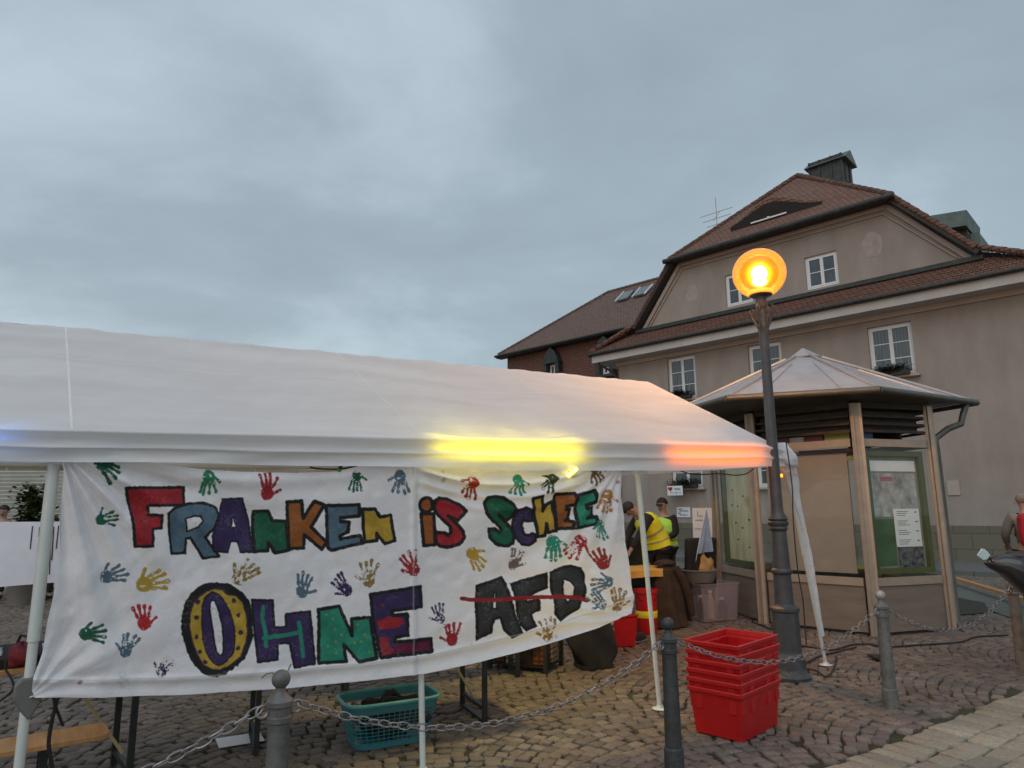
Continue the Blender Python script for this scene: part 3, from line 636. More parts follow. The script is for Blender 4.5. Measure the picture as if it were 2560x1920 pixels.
# concertina frame bars under the eave
mb = MB(); a1 = FP(-600, 1160, .03); a2 = FP(1900, 1150, .03)
mb.tube([FP(-600, 1153, .03), FP(140, 1162, .03), FP(900, 1168, .03), FP(1940, 1152, .03)], .016, n=8, sq=True)
mb.build('eave_bar', M['frame'], tent, world=True)
mb = MB(); mb.tube([FP(-600, 1166, .05), FP(140, 1173, .05), FP(900, 1180, .05)], .010, n=6); mb.tube([ridge_at(-.2)-[0, 0, .05], R_far-[0, 0, .05]], .016); mb.tube([R_far-[0, 0, .05], corner-[0, 0, .03]], .014); mb.tube([R_far-[0, 0, .05], bc-[0, 0, .03]], .014)
mb.tube([corner-[0, 0, .03]+NB*.02, bc-[0, 0, .03]], .014); mb.tube([bc-[0, 0, .03], bl-[0, 0, .03]], .014)
mb.build('roof_frame', M['frame'], tent, world=True)
mb = MB()
for px in (20, 212, 445, 570, 640, 750, 800):
    p = FP(px, 1150+.02*px, .035); mb.tube([p, FP(px-3, 1176+.014*px, .035)], .009, n=6)
mb.build('frame_joint', M['frame'], tent, world=True)
# grey clamp halfway down the left leg
c = FP(70, 1745, -.03); mb = MB(); mb.prism([(-.055, .055), (-.03, .085), (.02, .088), (.055, .03), (.05, -.03), (.012, -.10), (-.03, -.05), (-.058, .0)], .07, lambda x, y, z: tuple(c+DT*x+NB*y+np.array([0, 0, z])))
mb.build('clamp', mat('clamp_grey', (.14, .14, .13), .6), tent, world=True, bevel=.008)
# side curtain rolled round the corner leg
pts = [(1950, 1108, 16), (1958, 1138, 27), (1961, 1162, 25.5), (1969, 1171, 18), (1980, 1200, 14), (1990, 1250, 10.5), (2000, 1300, 9.5), (2010, 1345, 9.0), (2018, 1390, 9.0), (2027, 1435, 8.2), (2036, 1480, 7.4), (2044, 1530, 7.0), (2053, 1590, 6.5)]
cen = []; rad = []
for t in np.linspace(0, len(pts)-1, 90):
    k = min(int(t), len(pts)-2); q = t-k; x, y, r = [pts[k][m]*(1-q)+pts[k+1][m]*q for m in range(3)]
    p = FP(x, y, -.02*(1-t/10)); cen.append(p); rad.append(r/F*np.linalg.norm(p-CAM)/1.02)
nu = 40; PP = np.zeros((90, nu+1, 3))
for i in range(90):
    for k in range(nu+1):
        a = 2*math.pi*k/nu; tw = i*.075; r = rad[i]*(1+.13*math.sin(2*(a-tw))+.07*math.sin(5*(a-tw*1.1))+.03*math.sin(i*.9+a))
        PP[i, k] = cen[i]+DT*math.cos(a)*r+NB*math.sin(a)*r
grid_mesh('rolled_curtain', PP, M['canvas'], tent)
mb = MB()
for i in (24, 47, 62):
    mb.tube([cen[i]+(DT*math.cos(a)+NB*math.sin(a))*rad[i]*1.08+np.array([0, 0, .03*math.sin(a)]) for a in np.linspace(0, 6.28, 16)], .004, n=5)
mb.build('tie_cord', M['frame'], tent, world=True)

# ------------------------------------------------------------------ painted banner
def interp(x, pts): return np.interp(x, [p[0] for p in pts], [p[1] for p in pts])
TOP = [(120, 1135), (150, 1140), (300, 1146), (410, 1162), (500, 1172), (600, 1179), (740, 1182), (850, 1178), (905, 1163), (1000, 1152), (1440, 1150), (1470, 1172), (1553, 1170), (1600, 1168)]
BOT = [(60, 1743), (85, 1743), (200, 1745), (400, 1739), (560, 1731), (740, 1719), (900, 1703), (1060, 1684), (1200, 1655), (1300, 1630), (1400, 1602), (1500, 1569), (1583, 1533), (1600, 1526)]
LFT = [(0, 148), (.05, 158), (.4, 150), (.62, 128), (.82, 104), (.92, 84), (.97, 80), (1, 86)]
RGT = [(0, 1553), (.2, 1557), (.5, 1565), (.8, 1578), (.95, 1586), (1, 1580)]
nu, nv = 1090, 430
u = np.linspace(0, 1, nu)[None]; v = np.linspace(0, 1, nv)[:, None]
PX = interp(v, LFT)*(1-u)+interp(v, RGT)*u; T_ = interp(PX, TOP); B_ = interp(PX, BOT); PY = T_*(1-v)+B_*v
PX = PX+1.2*np.sin(PY/23.)*np.exp(-((u-0)*40))+1.0*np.sin(PY/17.+1)*np.exp(-(1-u)*40)
# shape of the hanging cloth (offset from the front plane, metres)
W_ = np.zeros_like(PX)
def fan(cx, cy, amp, freq, reach, ph, seed):
    dx, dy = PX-cx, PY-cy; r = np.hypot(dx, dy)+1; a = np.arctan2(dy, dx)
    k = np.sin(a*freq+ph+.5*np.sin(r/140.)+.6*np.sin(a*5+seed)); k = np.sign(k)*np.abs(k)**1.3
    return amp*k*np.exp(-r/reach)*np.clip(r/160., 0, 1)
W_ += fan(150, 1120, .034, 21, 420, .4, 1.)+fan(1560, 1150, .022, 24, 260, 1.2, 2.)+fan(1600, 1545, .016, 22, 320, .2, 3.)*1.+fan(70, 1745, .012, 17, 260, 0., 4)
yb = B_-PY; yt = PY-T_
W_ += -.010*np.exp(-((yb-42)/9.)**2)+.008*np.exp(-((yb-20)/14.)**2)
W_ += .010*np.sin(yb/26.+PX/210.)*np.exp(-yb/110.)*np.clip((PX-800)/300., 0, 1)
cat = 1165+48*(1-((PX-1255)/235.)**2)
msk = np.clip((PX-1030)/30., 0, 1)*np.clip((1500-PX)/60., 0, 1)
W_ += msk*(-.030*np.exp(-((PY-cat)/8.)**2)+.022*np.clip((cat-PY)/40., 0, 1)-.018*np.exp(-((PY-cat-30)/9.)**2)-.012*np.exp(-((PY-cat-62)/10.)**2))
gap = np.clip((PX-380)/80., 0, 1)*np.clip((960-PX)/80., 0, 1); W_ += gap*(.012*np.sin(yt/9.+PX/300.)*np.exp(-yt/45.))
W_ += -.012*np.exp(-((PX-1034)/7.)**2)*np.clip(yt/60., 0, 1)+.0035*np.sin(PX/61.+PY/37.)+.003*np.sin(PX/33.-PY/71.+1)+.0022*np.sin(PX/90.+PY/17.)*np.clip(1-PX/700., 0, 1)
W_ += .03*np.sin(np.pi*u)*np.sin(np.pi*v)*0
ns = RNG.normal(0, 1, (nv//5+2, nu//5+2)); 
def up(a, sh):
    y = np.linspace(0, a.shape[0]-1.001, sh[0]); x = np.linspace(0, a.shape[1]-1.001, sh[1]); yi, xi = y.astype(int), x.astype(int); fy, fx = (y-yi)[:, None], (x-xi)[None]
    fy = fy*fy*(3-2*fy); fx = fx*fx*(3-2*fx)
    return (a[yi][:, xi]*(1-fy)*(1-fx)+a[yi+1][:, xi]*fy*(1-fx)+a[yi][:, xi+1]*(1-fy)*fx+a[yi+1][:, xi+1]*fy*fx)
noise = up(ns, (nv, nu)); n2_ = up(RNG.normal(0, 1, (nv//18+2, nu//18+2)), (nv, nu)); n0_ = up(RNG.normal(0, 1, (nv//2+2, nu//2+2)), (nv, nu))
W_ += .0003*noise+.0016*n2_
D3 = F0[None, None]+R_*((PX-1280)/F)[..., None]+U_*((960-PY)/F)[..., None]
base = L2g-NB*.045
tt = ((base-CAM)@NB)/(D3@NB)
P3 = CAM+D3*tt[..., None]+NB*W_[..., None]
# paint, laid down in the order it was painted
C = np.zeros((nv, nu, 4)); C[...] = (.88, .865, .89, 1)
C[..., :3] *= (1+.018*n2_+.012*noise)[..., None]
def lay(m, c, k=1.):
    m = np.clip(m, 0, 1)*k; C[..., :3] = C[..., :3]*(1-m[..., None])+np.array(c)*m[..., None]
def rgn(x0, y0, x1, y1):
    return (PX > x0) & (PX < x1) & (PY > y0) & (PY < y1)
def sdpoly(poly, x, y):
    poly = np.array(poly, float); d = np.full(x.shape, 1e9); ins = np.zeros(x.shape, bool)
    for i in range(len(poly)):
        ax, ay = poly[i]; bx, by = poly[(i+1) % len(poly)]; ex_, ey = bx-ax, by-ay; wx, wy = x-ax, y-ay
        t = np.clip((wx*ex_+wy*ey)/(ex_*ex_+ey*ey+1e-9), 0, 1); d = np.minimum(d, np.hypot(wx-ex_*t, wy-ey*t))
        if ay != by: ins ^= ((ay > y) != (by > y)) & (x < (bx-ax)*(y-ay)/(by-ay)+ax)
    return np.where(ins, -d, d)
def paint(poly, c, stroke=None, w=6., grow=0., tex=.1, wob=1.2):
    q = np.array(poly, float); b = rgn(q[:, 0].min()-20, q[:, 1].min()-20, q[:, 0].max()+20, q[:, 1].max()+20)
    x, y = PX[b], PY[b]; sd = sdpoly(poly, x, y)+wob*noise[b]*.5-grow
    cc = C[b]
    if c is not None:
        m = np.clip(.5-sd/1.6, 0, 1)[:, None]; shade = (1+tex*n2_[b]+tex*.7*noise[b])[:, None]
        cc[:, :3] = cc[:, :3]*(1-m)+np.array(c)*np.clip(shade, .4, 1.6)*m
    if stroke is not None:
        m = np.clip(.5-(np.abs(sd)-w/2)/1.6, 0, 1)[:, None]; cc[:, :3] = cc[:, :3]*(1-m)+np.array(stroke)*m
    C[b] = cc
def tr(pts, ox, oy, s): return [(ox+x/s, oy+y/s) for x, y in pts]
Z1 = lambda p: tr(p, 0, 1100, 2.023); Z2 = lambda p: tr(p, 600, 1100, 3.687); Z3 = lambda p: tr(p, 1000, 1100, 3.687); Z4 = lambda p: tr(p, 350, 1400, 3.19); Z5 = lambda p: tr(p, 900, 1400, 3.19)
def circ(cx, cy, rx, ry=None, n=20): ry = ry or rx; return [(cx+rx*math.cos(2*math.pi*k/n), cy+ry*math.sin(2*math.pi*k/n)) for k in range(n)]
BK = (.014, .013, .014); RED = (.36, .022, .032); BLU = (.095, .165, .225); PUR = (.045, .028, .10); GRN = (.012, .115, .06); ORG = (.32, .105, .025); YEL = (.50, .33, .04); TEA = (.025, .26, .17); DRK = (.036, .038, .040); WHT = (.86, .84, .875)
BW = 9.
paint(Z1([(637, 243), (932, 238), (928, 328), (750, 332), (752, 378), (822, 382), (820, 445), (775, 450), (770, 537), (684, 540), (672, 420)]), RED, BK, 8)
paint(Z1([(850, 374), (880, 345), (950, 322), (1030, 318), (1090, 338), (1108, 380), (1085, 445), (1035, 490), (1108, 590), (1030, 598), (965, 495), (943, 500), (940, 573), (868, 574)]), BLU, BK, 7)
paint(Z1([(1128, 298), (1225, 295), (1258, 400), (1280, 566), (1213, 568), (1200, 510), (1165, 515), (1150, 568), (1080, 562), (1072, 480), (1105, 400)]), PUR, BK, 5)
paint(Z1([(935, 398), (975, 384), (1013, 386), (1024, 408), (1000, 440), (945, 462)]), WHT, BK, 5); paint(Z1([(1182, 385), (1196, 440), (1168, 446)]), WHT, BK, 4)
paint(Z2([(128, 660), (262, 652), (302, 745), (425, 748), (450, 1015), (322, 1042), (262, 945), (258, 1020), (130, 1030), (122, 820)]), GRN, BK, BW)
paint(Z2([(432, 572), (565, 562), (582, 722), (680, 562), (778, 602), (655, 802), (805, 945), (757, 1008), (592, 872), (588, 995), (452, 1002)]), ORG, BK, BW)
paint(Z2([(792, 606), (1092, 597), (1095, 702), (925, 716), (928, 752), (1005, 757), (1000, 850), (928, 882), (930, 912), (1112, 880), (1132, 950), (848, 1018), (812, 985)]), BLU, BK, BW)
paint(Z2([(1122, 640), (1238, 635), (1288, 708), (1390, 692), (1428, 930), (1332, 955), (1262, 862), (1262, 925), (1152, 940), (1138, 800)]), YEL, BK, BW)
paint(Z2([(1670, 680), (1785, 680), (1800, 965), (1695, 975)]), ORG, BK, BW); paint(Z2(circ(1715, 600, 58, 68)), ORG, BK, BW)
paint(Z2([(1787, 560), (1830, 538), (1900, 543), (2030, 605), (2076, 657), (2000, 742), (1912, 700), (1990, 775), (2048, 840), (2064, 905), (2020, 960), (1920, 990), (1840, 978), (1800, 935), (1802, 852), (1880, 856), (1915, 880), (1938, 850), (1928, 800), (1880, 750), (1820, 690), (1790, 640)]), RED, BK, BW)
paint(Z3([(775, 590), (800, 535), (860, 520), (940, 530), (1030, 590), (1055, 640), (1025, 712), (975, 750), (905, 690), (985, 765), (1040, 820), (1060, 890), (1040, 950), (980, 980), (890, 960), (830, 900), (818, 820), (880, 820), (922, 850), (938, 825), (915, 790), (850, 740), (790, 670)]), GRN, BK, BW)
paint(Z3([(1065, 650), (1150, 625), (1215, 650), (1222, 745), (1170, 752), (1140, 735), (1125, 780), (1145, 870), (1180, 880), (1210, 860), (1245, 870), (1250, 930), (1200, 970), (1120, 960), (1070, 900), (1045, 800), (1045, 720)]), PUR, BK, 7)
paint(Z3([(1208, 540), (1302, 522), (1315, 655), (1338, 600), (1400, 568), (1442, 835), (1364, 852), (1340, 772), (1335, 880), (1265, 892), (1238, 720)]), YEL, BK, BW)
paint(Z3([(1425, 502), (1615, 490), (1614, 600), (1532, 608), (1532, 640), (1565, 640), (1562, 730), (1535, 742), (1608, 755), (1606, 810), (1450, 820), (1432, 700)]), ORG, BK, BW)
paint(Z3([(1625, 510), (1805, 467), (1820, 570), (1722, 600), (1722, 635), (1775, 622), (1777, 700), (1727, 722), (1813, 707), (1820, 770), (1640, 813), (1622, 640)]), TEA, BK, BW)
# second line
paint(Z4([(600, 190), (720, 205), (810, 265), (868, 340), (890, 450), (888, 600), (865, 700), (820, 785), (750, 845), (675, 900), (600, 920), (525, 905), (450, 842), (400, 755), (368, 660), (342, 580), (342, 470), (357, 365), (400, 280), (468, 225), (540, 195)]), BK, BK, 8, wob=2.5)
OY = [(600, 228), (660, 240), (700, 275), (770, 285), (820, 340), (850, 430), (858, 560), (845, 660), (800, 770), (720, 840), (640, 875), (580, 875), (510, 840), (460, 760), (420, 650), (395, 530), (400, 430), (425, 340), (470, 290), (530, 245)]
paint(Z4(OY), YEL, (.05, .025, .05), 4)
paint(Z4([(570, 252), (640, 280), (690, 350), (730, 440), (755, 540), (760, 640), (745, 740), (690, 810), (630, 845), (580, 820), (530, 740), (500, 620), (490, 480), (490, 370), (510, 300)]), PUR, BK, 3)
paint(Z4([(575, 320), (600, 330), (630, 420), (655, 520), (665, 640), (665, 740), (640, 765), (610, 730), (590, 620), (570, 500), (555, 400), (555, 345)]), WHT, BK, 5)
for x, y in ((455, 330), (450, 458), (455, 615), (480, 735), (525, 815), (750, 325), (785, 442), (800, 578), (780, 702)): paint(Z4(circ(x, y, 19, 19, 10)), (.05, .03, .06), wob=2)
paint(Z4([(895, 318), (1062, 322), (1075, 537), (1167, 533), (1162, 432), (1353, 410), (1376, 600), (1402, 830), (1232, 858), (1197, 667), (1100, 667), (1095, 795), (935, 813), (915, 600)]), PUR, BK, 6)
def stroke(pts, r, c, Zf=None, wob=1.):
    pts = Zf(pts) if Zf else pts; q = np.array(pts); b = rgn(q[:, 0].min()-20, q[:, 1].min()-20, q[:, 0].max()+20, q[:, 1].max()+20); x, y = PX[b], PY[b]; d = np.full(x.shape, 1e9)
    for (ax, ay), (bx, by) in zip(pts[:-1], pts[1:]):
        ex_, ey = bx-ax, by-ay; t = np.clip(((x-ax)*ex_+(y-ay)*ey)/(ex_*ex_+ey*ey+1e-9), 0, 1); d = np.minimum(d, np.hypot(x-ax-ex_*t, y-ay-ey*t))
    m = np.clip(.5-(d-r+wob*.5*noise[b])/1.5, 0, 1)[:, None]; cc = C[b]; cc[:, :3] = cc[:, :3]*(1-m)+np.array(c)*m; C[b] = cc
stroke([(985, 375), (980, 470), (1000, 560), (1003, 685)], 5, TEA, Z4); stroke([(985, 622), (1150, 602), (1262, 580)], 5, TEA, Z4); stroke([(1268, 500), (1285, 600), (1305, 770)], 5, TEA, Z4)
paint(Z4([(1420, 395), (1585, 367), (1605, 420), (1692, 605), (1682, 467), (1833, 457), (1888, 780), (1745, 813), (1627, 672), (1645, 808), (1432, 825), (1425, 600)]), TEA, BK, BW)
for x, y in ((1480, 435), (1535, 470), (1550, 555), (1605, 595), (1560, 650), (1500, 690), (1570, 745), (1735, 515), (1795, 595), (1765, 650), (1710, 662), (1830, 735)): paint(Z4(circ(x, y, 11, 11, 8)), (.22, .33, .08), wob=2)
EP = Z5([(85, 275), (482, 212), (487, 373), (255, 405), (260, 442), (372, 430), (380, 598), (280, 620), (285, 655), (562, 625), (572, 727), (168, 780), (108, 520)])
paint(EP, PUR); 
paint(Z5([(135, 490), (230, 450), (335, 462), (345, 500), (300, 540), (150, 555)]), RED); paint(Z5([(155, 615), (220, 615), (240, 690), (300, 740), (180, 765)]), (.30, .03, .04)); paint(Z5([(300, 670), (550, 640), (560, 715), (240, 760)]), (.13, .012, .045)); paint(Z5(circ(180, 360, 12, 12, 8)), RED); paint(Z5(circ(430, 290, 8, 8, 8)), RED)
paint(EP, None, BK, BW)
paint(Z5([(922, 200), (1143, 125), (1175, 200), (1215, 340), (1303, 583), (1215, 630), (1137, 560), (1108, 470), (1072, 482), (1057, 520), (1055, 585), (927, 648), (917, 520), (915, 350)]), DRK, BK, 8, -4.)
paint(Z5([(1066, 255), (1076, 262), (1090, 388), (1052, 390)]), WHT, BK, 5)
paint(Z5([(1197, 187), (1485, 94), (1508, 225), (1358, 285), (1332, 320), (1435, 300), (1450, 405), (1390, 432), (1392, 470), (1420, 530), (1325, 572), (1278, 520), (1240, 390)]), DRK, BK, 8, -4.)
paint(Z5([(1505, 97), (1580, 60), (1680, 37), (1760, 60), (1798, 120), (1808, 230), (1798, 300), (1740, 400), (1600, 493), (1555, 430), (1540, 320), (1515, 200)]), DRK, BK, 8, -3.5)
paint(Z5([(1612, 150), (1660, 162), (1700, 210), (1705, 290), (1650, 343), (1628, 300), (1607, 210)]), WHT, BK, 5)
stroke([(815, 308), (900, 318), (1050, 320), (1230, 305), (1400, 298), (1600, 292), (1750, 302), (1818, 325)], 5.2, (.27, .02, .03), Z5)
stroke([(970, 940), (1000, 905), (1050, 895), (1080, 925), (1105, 945), (1140, 930), (1175, 880), (1205, 830)], 1.3, BK, Z4, .2)
# hand prints: x, y, angle of the fingers (0 = right, 90 = up), palm size, colour, mirrored, coverage
HP = [(262, 1165, -40, 40, GRN, 0, 1), (520, 1202, -92, 34, (.03, .22, .12), 0, 1), (668, 1222, 88, 36, RED, 1, .9), (890, 1200, -95, 28, GRN, 0, .8), (1000, 1200, -85, 32, BLU, 1, .75), (1178, 1215, -110, 32, (.33, .03, .015), 1, .9), (1293, 1208, -95, 28, TEA, 0, .95), (1376, 1204, -125, 26, (.02, .05, .02), 1, .9),
 (1490, 1180, -80, 28, (.18, .08, .03), 0, .6), (262, 1298, 5, 30, GRN, 0, .95), (1516, 1248, -100, 30, (.45, .19, .05), 0, .8), (1502, 1320, -88, 26, TEA, 1, .8), (278, 1440, 15, 36, BLU, 0, .8), (372, 1458, 15, 42, YEL, 0, .95), (608, 1437, 40, 40, (.30, .19, .04), 0, .65), (757, 1468, 80, 34, BLU, 1, .9), (860, 1468, 130, 32, PUR, 0, .9),
 (922, 1440, 88, 36, (.30, .20, .05), 0, .6), (1030, 1415, 115, 34, RED, 0, .85), (1186, 1392, -60, 32, YEL, 0, .85), (1288, 1402, 75, 30, (.17, .13, .13), 1, .6), (1382, 1365, -88, 34, TEA, 0, 1), (1443, 1362, -130, 36, RED, 0, .65), (1504, 1402, 115, 30, (.30, .03, .025), 1, .95), (1512, 1458, 200, 30, BLU, 1, .7), (1497, 1504, 130, 28, BLU, 0, .65),
 (1546, 1505, 92, 32, (.30, .18, .05), 1, .6), (1372, 1580, 95, 32, (.32, .17, .04), 0, .8), (358, 1547, 98, 36, (.45, .02, .025), 1, 1), (226, 1585, 0, 36, GRN, 0, .95), (318, 1618, 70, 34, BLU, 0, .8), (408, 1672, 55, 28, PUR, 0, .5), (1098, 1538, 100, 28, PUR, 0, .55), (1130, 1590, 92, 32, RED, 0, 1)]
for hx, hy, ang, s, c, mir, cov in HP:
    s *= 1.1
    b = rgn(hx-1.9*s, hy-1.9*s, hx+1.9*s, hy+1.9*s); x, y = PX[b]-hx, PY[b]-hy; a = math.radians(ang)
    X = (x*math.cos(a)-y*math.sin(a))/s; Yl = (x*math.sin(a)+y*math.cos(a))/s*(-1 if mir else 1)   # X along the fingers
    rs = random.Random(int(hx*7+hy)); d = np.full(X.shape, 9.)
    palm = np.maximum(np.abs(X+.25)/.46, np.abs(Yl+.02)/.40); palm = (np.hypot((X+.25)/.48, (Yl)/.42)-1)*.42*.9; d = np.minimum(d, palm)
    for fy, fl, fa in ((-.36, .62, -.30), (-.13, .80, -.08), (.12, .85, .10), (.35, .74, .30)):
        fa += rs.uniform(-.10, .10); fl *= rs.uniform(.85, 1.1); ax, ay = .12, fy*.9; bx, by = ax+fl*math.cos(fa), ay+fl*math.sin(fa)
        t = np.clip(((X-ax)*(bx-ax)+(Yl-ay)*(by-ay))/fl**2, 0, 1); r = .10+.03*np.sin(t*7.5+rs.random())*.6; d = np.minimum(d, np.hypot(X-ax-(bx-ax)*t, Yl-ay-(by-ay)*t)-r)
    ax, ay = -.35, -.28; fa = -1.0+rs.uniform(-.15, .15); bx, by = ax+.62*math.cos(fa), ay+.62*math.sin(fa); t = np.clip(((X-ax)*(bx-ax)+(Yl-ay)*(by-ay))/.62**2, 0, 1); d = np.minimum(d, np.hypot(X-ax-(bx-ax)*t, Yl-ay-(by-ay)*t)-.10)
    m = np.clip(.5-(d*s+.9*noise[b])/1.8, 0, 1)
    brk = np.clip((noise[b]*.6+n0_[b]*.35+n2_[b]*.3-(-1.15+1.55*(1-cov)))*3.2+ (d < -.2)*.2, .08, 1)
    m = (m*brk)[:, None]; cc = C[b]; cc[:, :3] = cc[:, :3]*(1-m)+np.array(c)*m; C[b] = cc
# stains, thread and hem lines of the cloth itself
for x, y, r, c, k in ((200, 1706, 6, (.35, .05, .08), .8), (308, 1700, 16, (.42, .36, .26), .5), (252, 1698, 14, (.42, .36, .3), .25), (1547, 1205, 5, (.3, .08, .12), .8), (1532, 1223, 2.5, BK, .9), (1180, 1610, 3, BK, .5), (1395, 1592, 5, (.3, .3, .35), .5), (1106, 1200, 6, (.2, .22, .25), .6), (1108, 1180, 4, (.3, .3, .3), .6), (917, 1370, 2.4, PUR, .9), (745, 1440, 2.4, BLU, .6)):
    lay(1.3-np.hypot(PX-x, PY-y)/r+.3*noise, c, k)
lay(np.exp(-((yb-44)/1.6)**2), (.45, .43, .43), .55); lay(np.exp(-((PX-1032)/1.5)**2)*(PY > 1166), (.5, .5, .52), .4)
crease = np.clip(1.2-np.abs(noise*1.0+n2_*.9-.8)*6, 0, 1)*np.clip(n2_+.3, 0, 1); lay(crease, (.50, .43, .36), .16)
mb_ = bpy.data.materials.new('painted_cloth'); mb_.use_nodes = True; t = mb_.node_tree; p = t.nodes['Principled BSDF']
at = N(t, 'ShaderNodeAttribute', attribute_name='paint'); t.links.new(at.outputs['Color'], p.inputs['Base Color']); p.inputs['Roughness'].default_value = .85
trn = N(t, 'ShaderNodeBsdfTranslucent'); t.links.new(at.outputs['Color'], trn.inputs[0]); mxs = N(t, 'ShaderNodeMixShader'); mxs.inputs[0].default_value = .22
tcn = N(t, 'ShaderNodeTexCoord'); nz = N(t, 'ShaderNodeTexNoise', Scale=240., Detail=3.); t.links.new(tcn.outputs['Object'], nz.inputs['Vector']); bp = N(t, 'ShaderNodeBump', Strength=.3, Distance=.002); t.links.new(nz.outputs[0], bp.inputs['Height']); t.links.new(bp.outputs[0], p.inputs['Normal'])
t.links.new(p.outputs[0], mxs.inputs[1]); t.links.new(trn.outputs[0], mxs.inputs[2]); t.links.new(mxs.outputs[0], t.nodes['Material Output'].inputs[0])
ban = grid_mesh('banner', P3, mb_, extra=C)
tag(ban, 'large white cloth banner painted with coloured outlined letters and handprints, hung on the tent front', 'banner')
mb = MB(); mb.tube([FP(1553, 1175, -.05), FP(1592, 1160, -.02)], .003, n=5); mb.tube([FP(150, 1160, -.05), FP(134, 1158, -.02)], .003, n=5); mb.tube([FP(84, 1740, -.05), FP(72, 1745, -.02)], .004, n=5); mb.build('tie_string', M['frame'], ban, world=True)
# ------------------------------------------------------------------ notice kiosk
KO = np.array([4.494, 10.281, 0]); KP = [np.array([3.299, 11.27, 0]), np.array([3.471, 9.894, 0]), np.array([4.51, 8.92, 0]), np.array([5.69, 9.292, 0]), np.array([5.518, 10.667, 0]), np.array([4.479, 11.641, 0])]
kiosk = thing('notice_kiosk', 'six-sided grey steel and glass notice kiosk with a zinc tent roof', 'kiosk', KO)
KPl = [p-KO for p in KP]
def kface(i):
    a, b = KPl[i], KPl[(i+1) % 6]; d = b-a; l = np.linalg.norm(d); d = d/l; inn = np.array([-d[1], d[0], 0]); 
    if inn @ a > 0: inn = -inn
    return a, d, l, inn
def kfn(i, off=0.):
    a, d, l, inn = kface(i); return lambda x, y, z: tuple(a+d*x+inn*(y+off)+np.array([0, 0, z]))
def kbox(mb, i, x0, x1, y0, y1, z0, z1):
    f = kfn(i); mb.add([f(x0, y0, z0), f(x1, y0, z0), f(x1, y1, z0), f(x0, y1, z0), f(x0, y0, z1), f(x1, y0, z1), f(x1, y1, z1), f(x0, y1, z1)], [(3, 2, 1, 0), (4, 5, 6, 7), (0, 1, 5, 4), (1, 2, 6, 5), (2, 3, 7, 6), (3, 0, 4, 7)])
for i in range(6):
    a, d, l, inn = kface(i); pa = math.atan2(KPl[i][1], KPl[i][0])
    mb = MB(); mb.box(tuple(KPl[i]+[0, 0, 1.47]), (.085, .085, 2.94), rz=pa)
    for s, r_ in ((1, 0), (-1, 0)):
        th = pa+s*math.radians(62); mb.box(tuple(KPl[i]+np.array([math.cos(th), math.sin(th), 0])*.055+[0, 0, 1.47]), (.05, .05, 2.93), rz=th)
    mb.build('post', M['grey_steel'], kiosk, bevel=.006)
    for nm, z0, z1, m in (('base_panel', .04, .60, 'panel_grey'), ('rail', .602, .70, 'grey_steel'), ('transom', 2.37, 2.47, 'grey_steel')):
        mb = MB(); kbox(mb, i, .09, l-.09, -.018 if 'panel' not in nm else .0, .03, z0, z1); mb.build(nm, M[nm == 'base_panel' and 'panel_grey' or 'grey_steel'], kiosk)
    mb = MB()
    for z in (2.56, 2.66, 2.76): kbox(mb, i, .08, l-.08, .0, .035, z, z+.035)
    kbox(mb, i, .07, l-.07, -.01, .05, 2.88, 2.99); mb.build('louvre', M['soffit'], kiosk)
    mb = MB(); kbox(mb, i, .1, l-.1, .012, .018, .71, 2.36)
    m3 = MB(); kbox(m3, i, .1, l-.1, .10, .13, 2.60, 2.95); kbox(m3, i, .1, l-.1, .34, .37, 2.44, 2.96) if i not in (2, 4) else None; m3.build('eave_shade_board', M['soffit'], kiosk)  # dark boards added to blacken the open space under the eaves
    mb.build('glass_pane', M.setdefault('kglass', glassmat('kiosk_glass', (.975, .985, .97), .22, .03, 1.)), kiosk)
mb = MB(); mb.poly([tuple(p*.97+np.array([0, 0, 2.86])) for p in KPl]); mb.build('ceiling', M['soffit'], kiosk)
# roof
RQ = [np.array(q)-KO[:2] for q in ([2.39, 10.98], [2.86, 9.01], [4.59, 8.40], [6.60, 9.58], [6.12, 11.55], [4.39, 12.18])]
RQ = [q*.965 for q in RQ]; ez, az = 3.06, 3.93; mb = MB(); A_ = np.array([0, 0, az]); mb2 = MB(); mb3 = MB()
for i in range(6):
    p, q = np.append(RQ[i], ez), np.append(RQ[(i+1) % 6], ez); m1 = A_+(p-A_)*.10; m2 = A_+(q-A_)*.10
    mb.add([p, q, m2-[0, 0, .0], m1], [(0, 1, 2, 3)])
    up_ = np.array([0, 0, .025]); mb2.tube([p+up_*.6, A_+(p-A_)*.12+up_], .02, n=4)
    for f in ((.5,) if i not in (1,) else (.22, .78)) if i != 2 else (.33, .68):
        b = p+(q-p)*f; tpt = A_+(b-A_)*(.30 if i == 1 else .42); mb2.tube([b+up_*.4, tpt+up_*.4], .012, n=4)
    g0 = p*np.array([1.03, 1.03, 1])-[0, 0, .03]; g1 = q*np.array([1.03, 1.03, 1])-[0, 0, .03]; mb3.tube([g0, g1], .045, n=10)
    mb3.add([p-[0, 0, .01], q-[0, 0, .01], np.append(KPl[(i+1) % 6][:2], 2.96), np.append(KPl[i][:2], 2.96)], [(0, 1, 2, 3)])
mb.build('roof', M['zinc'], kiosk); mb2.build('roof_seam', M['zinc'], kiosk); mb3.build('gutter', M['zinc_dark'], kiosk, smooth=True)
MB().lathe([(.24, az-.10), (.25, az-.08), (.02, az+.07)], n=6, ph=.4).build('roof_cap', M['zinc'], kiosk)
dp = [YP(2418, 1008, 9.50), YP(2408, 1035, 9.5), YP(2402, 1060, 9.45), YP(2370, 1072, 9.4), YP(2340, 1085, 9.34), YP(2338, 1110, 9.34)]
base_dp = np.array([5.79, 9.34, 0.]); mb = MB()
pp = [np.array(p) for p in dp]+[base_dp+[0, 0, 2.2], base_dp+[0, 0, .12], base_dp+[0, -.05, .02]]
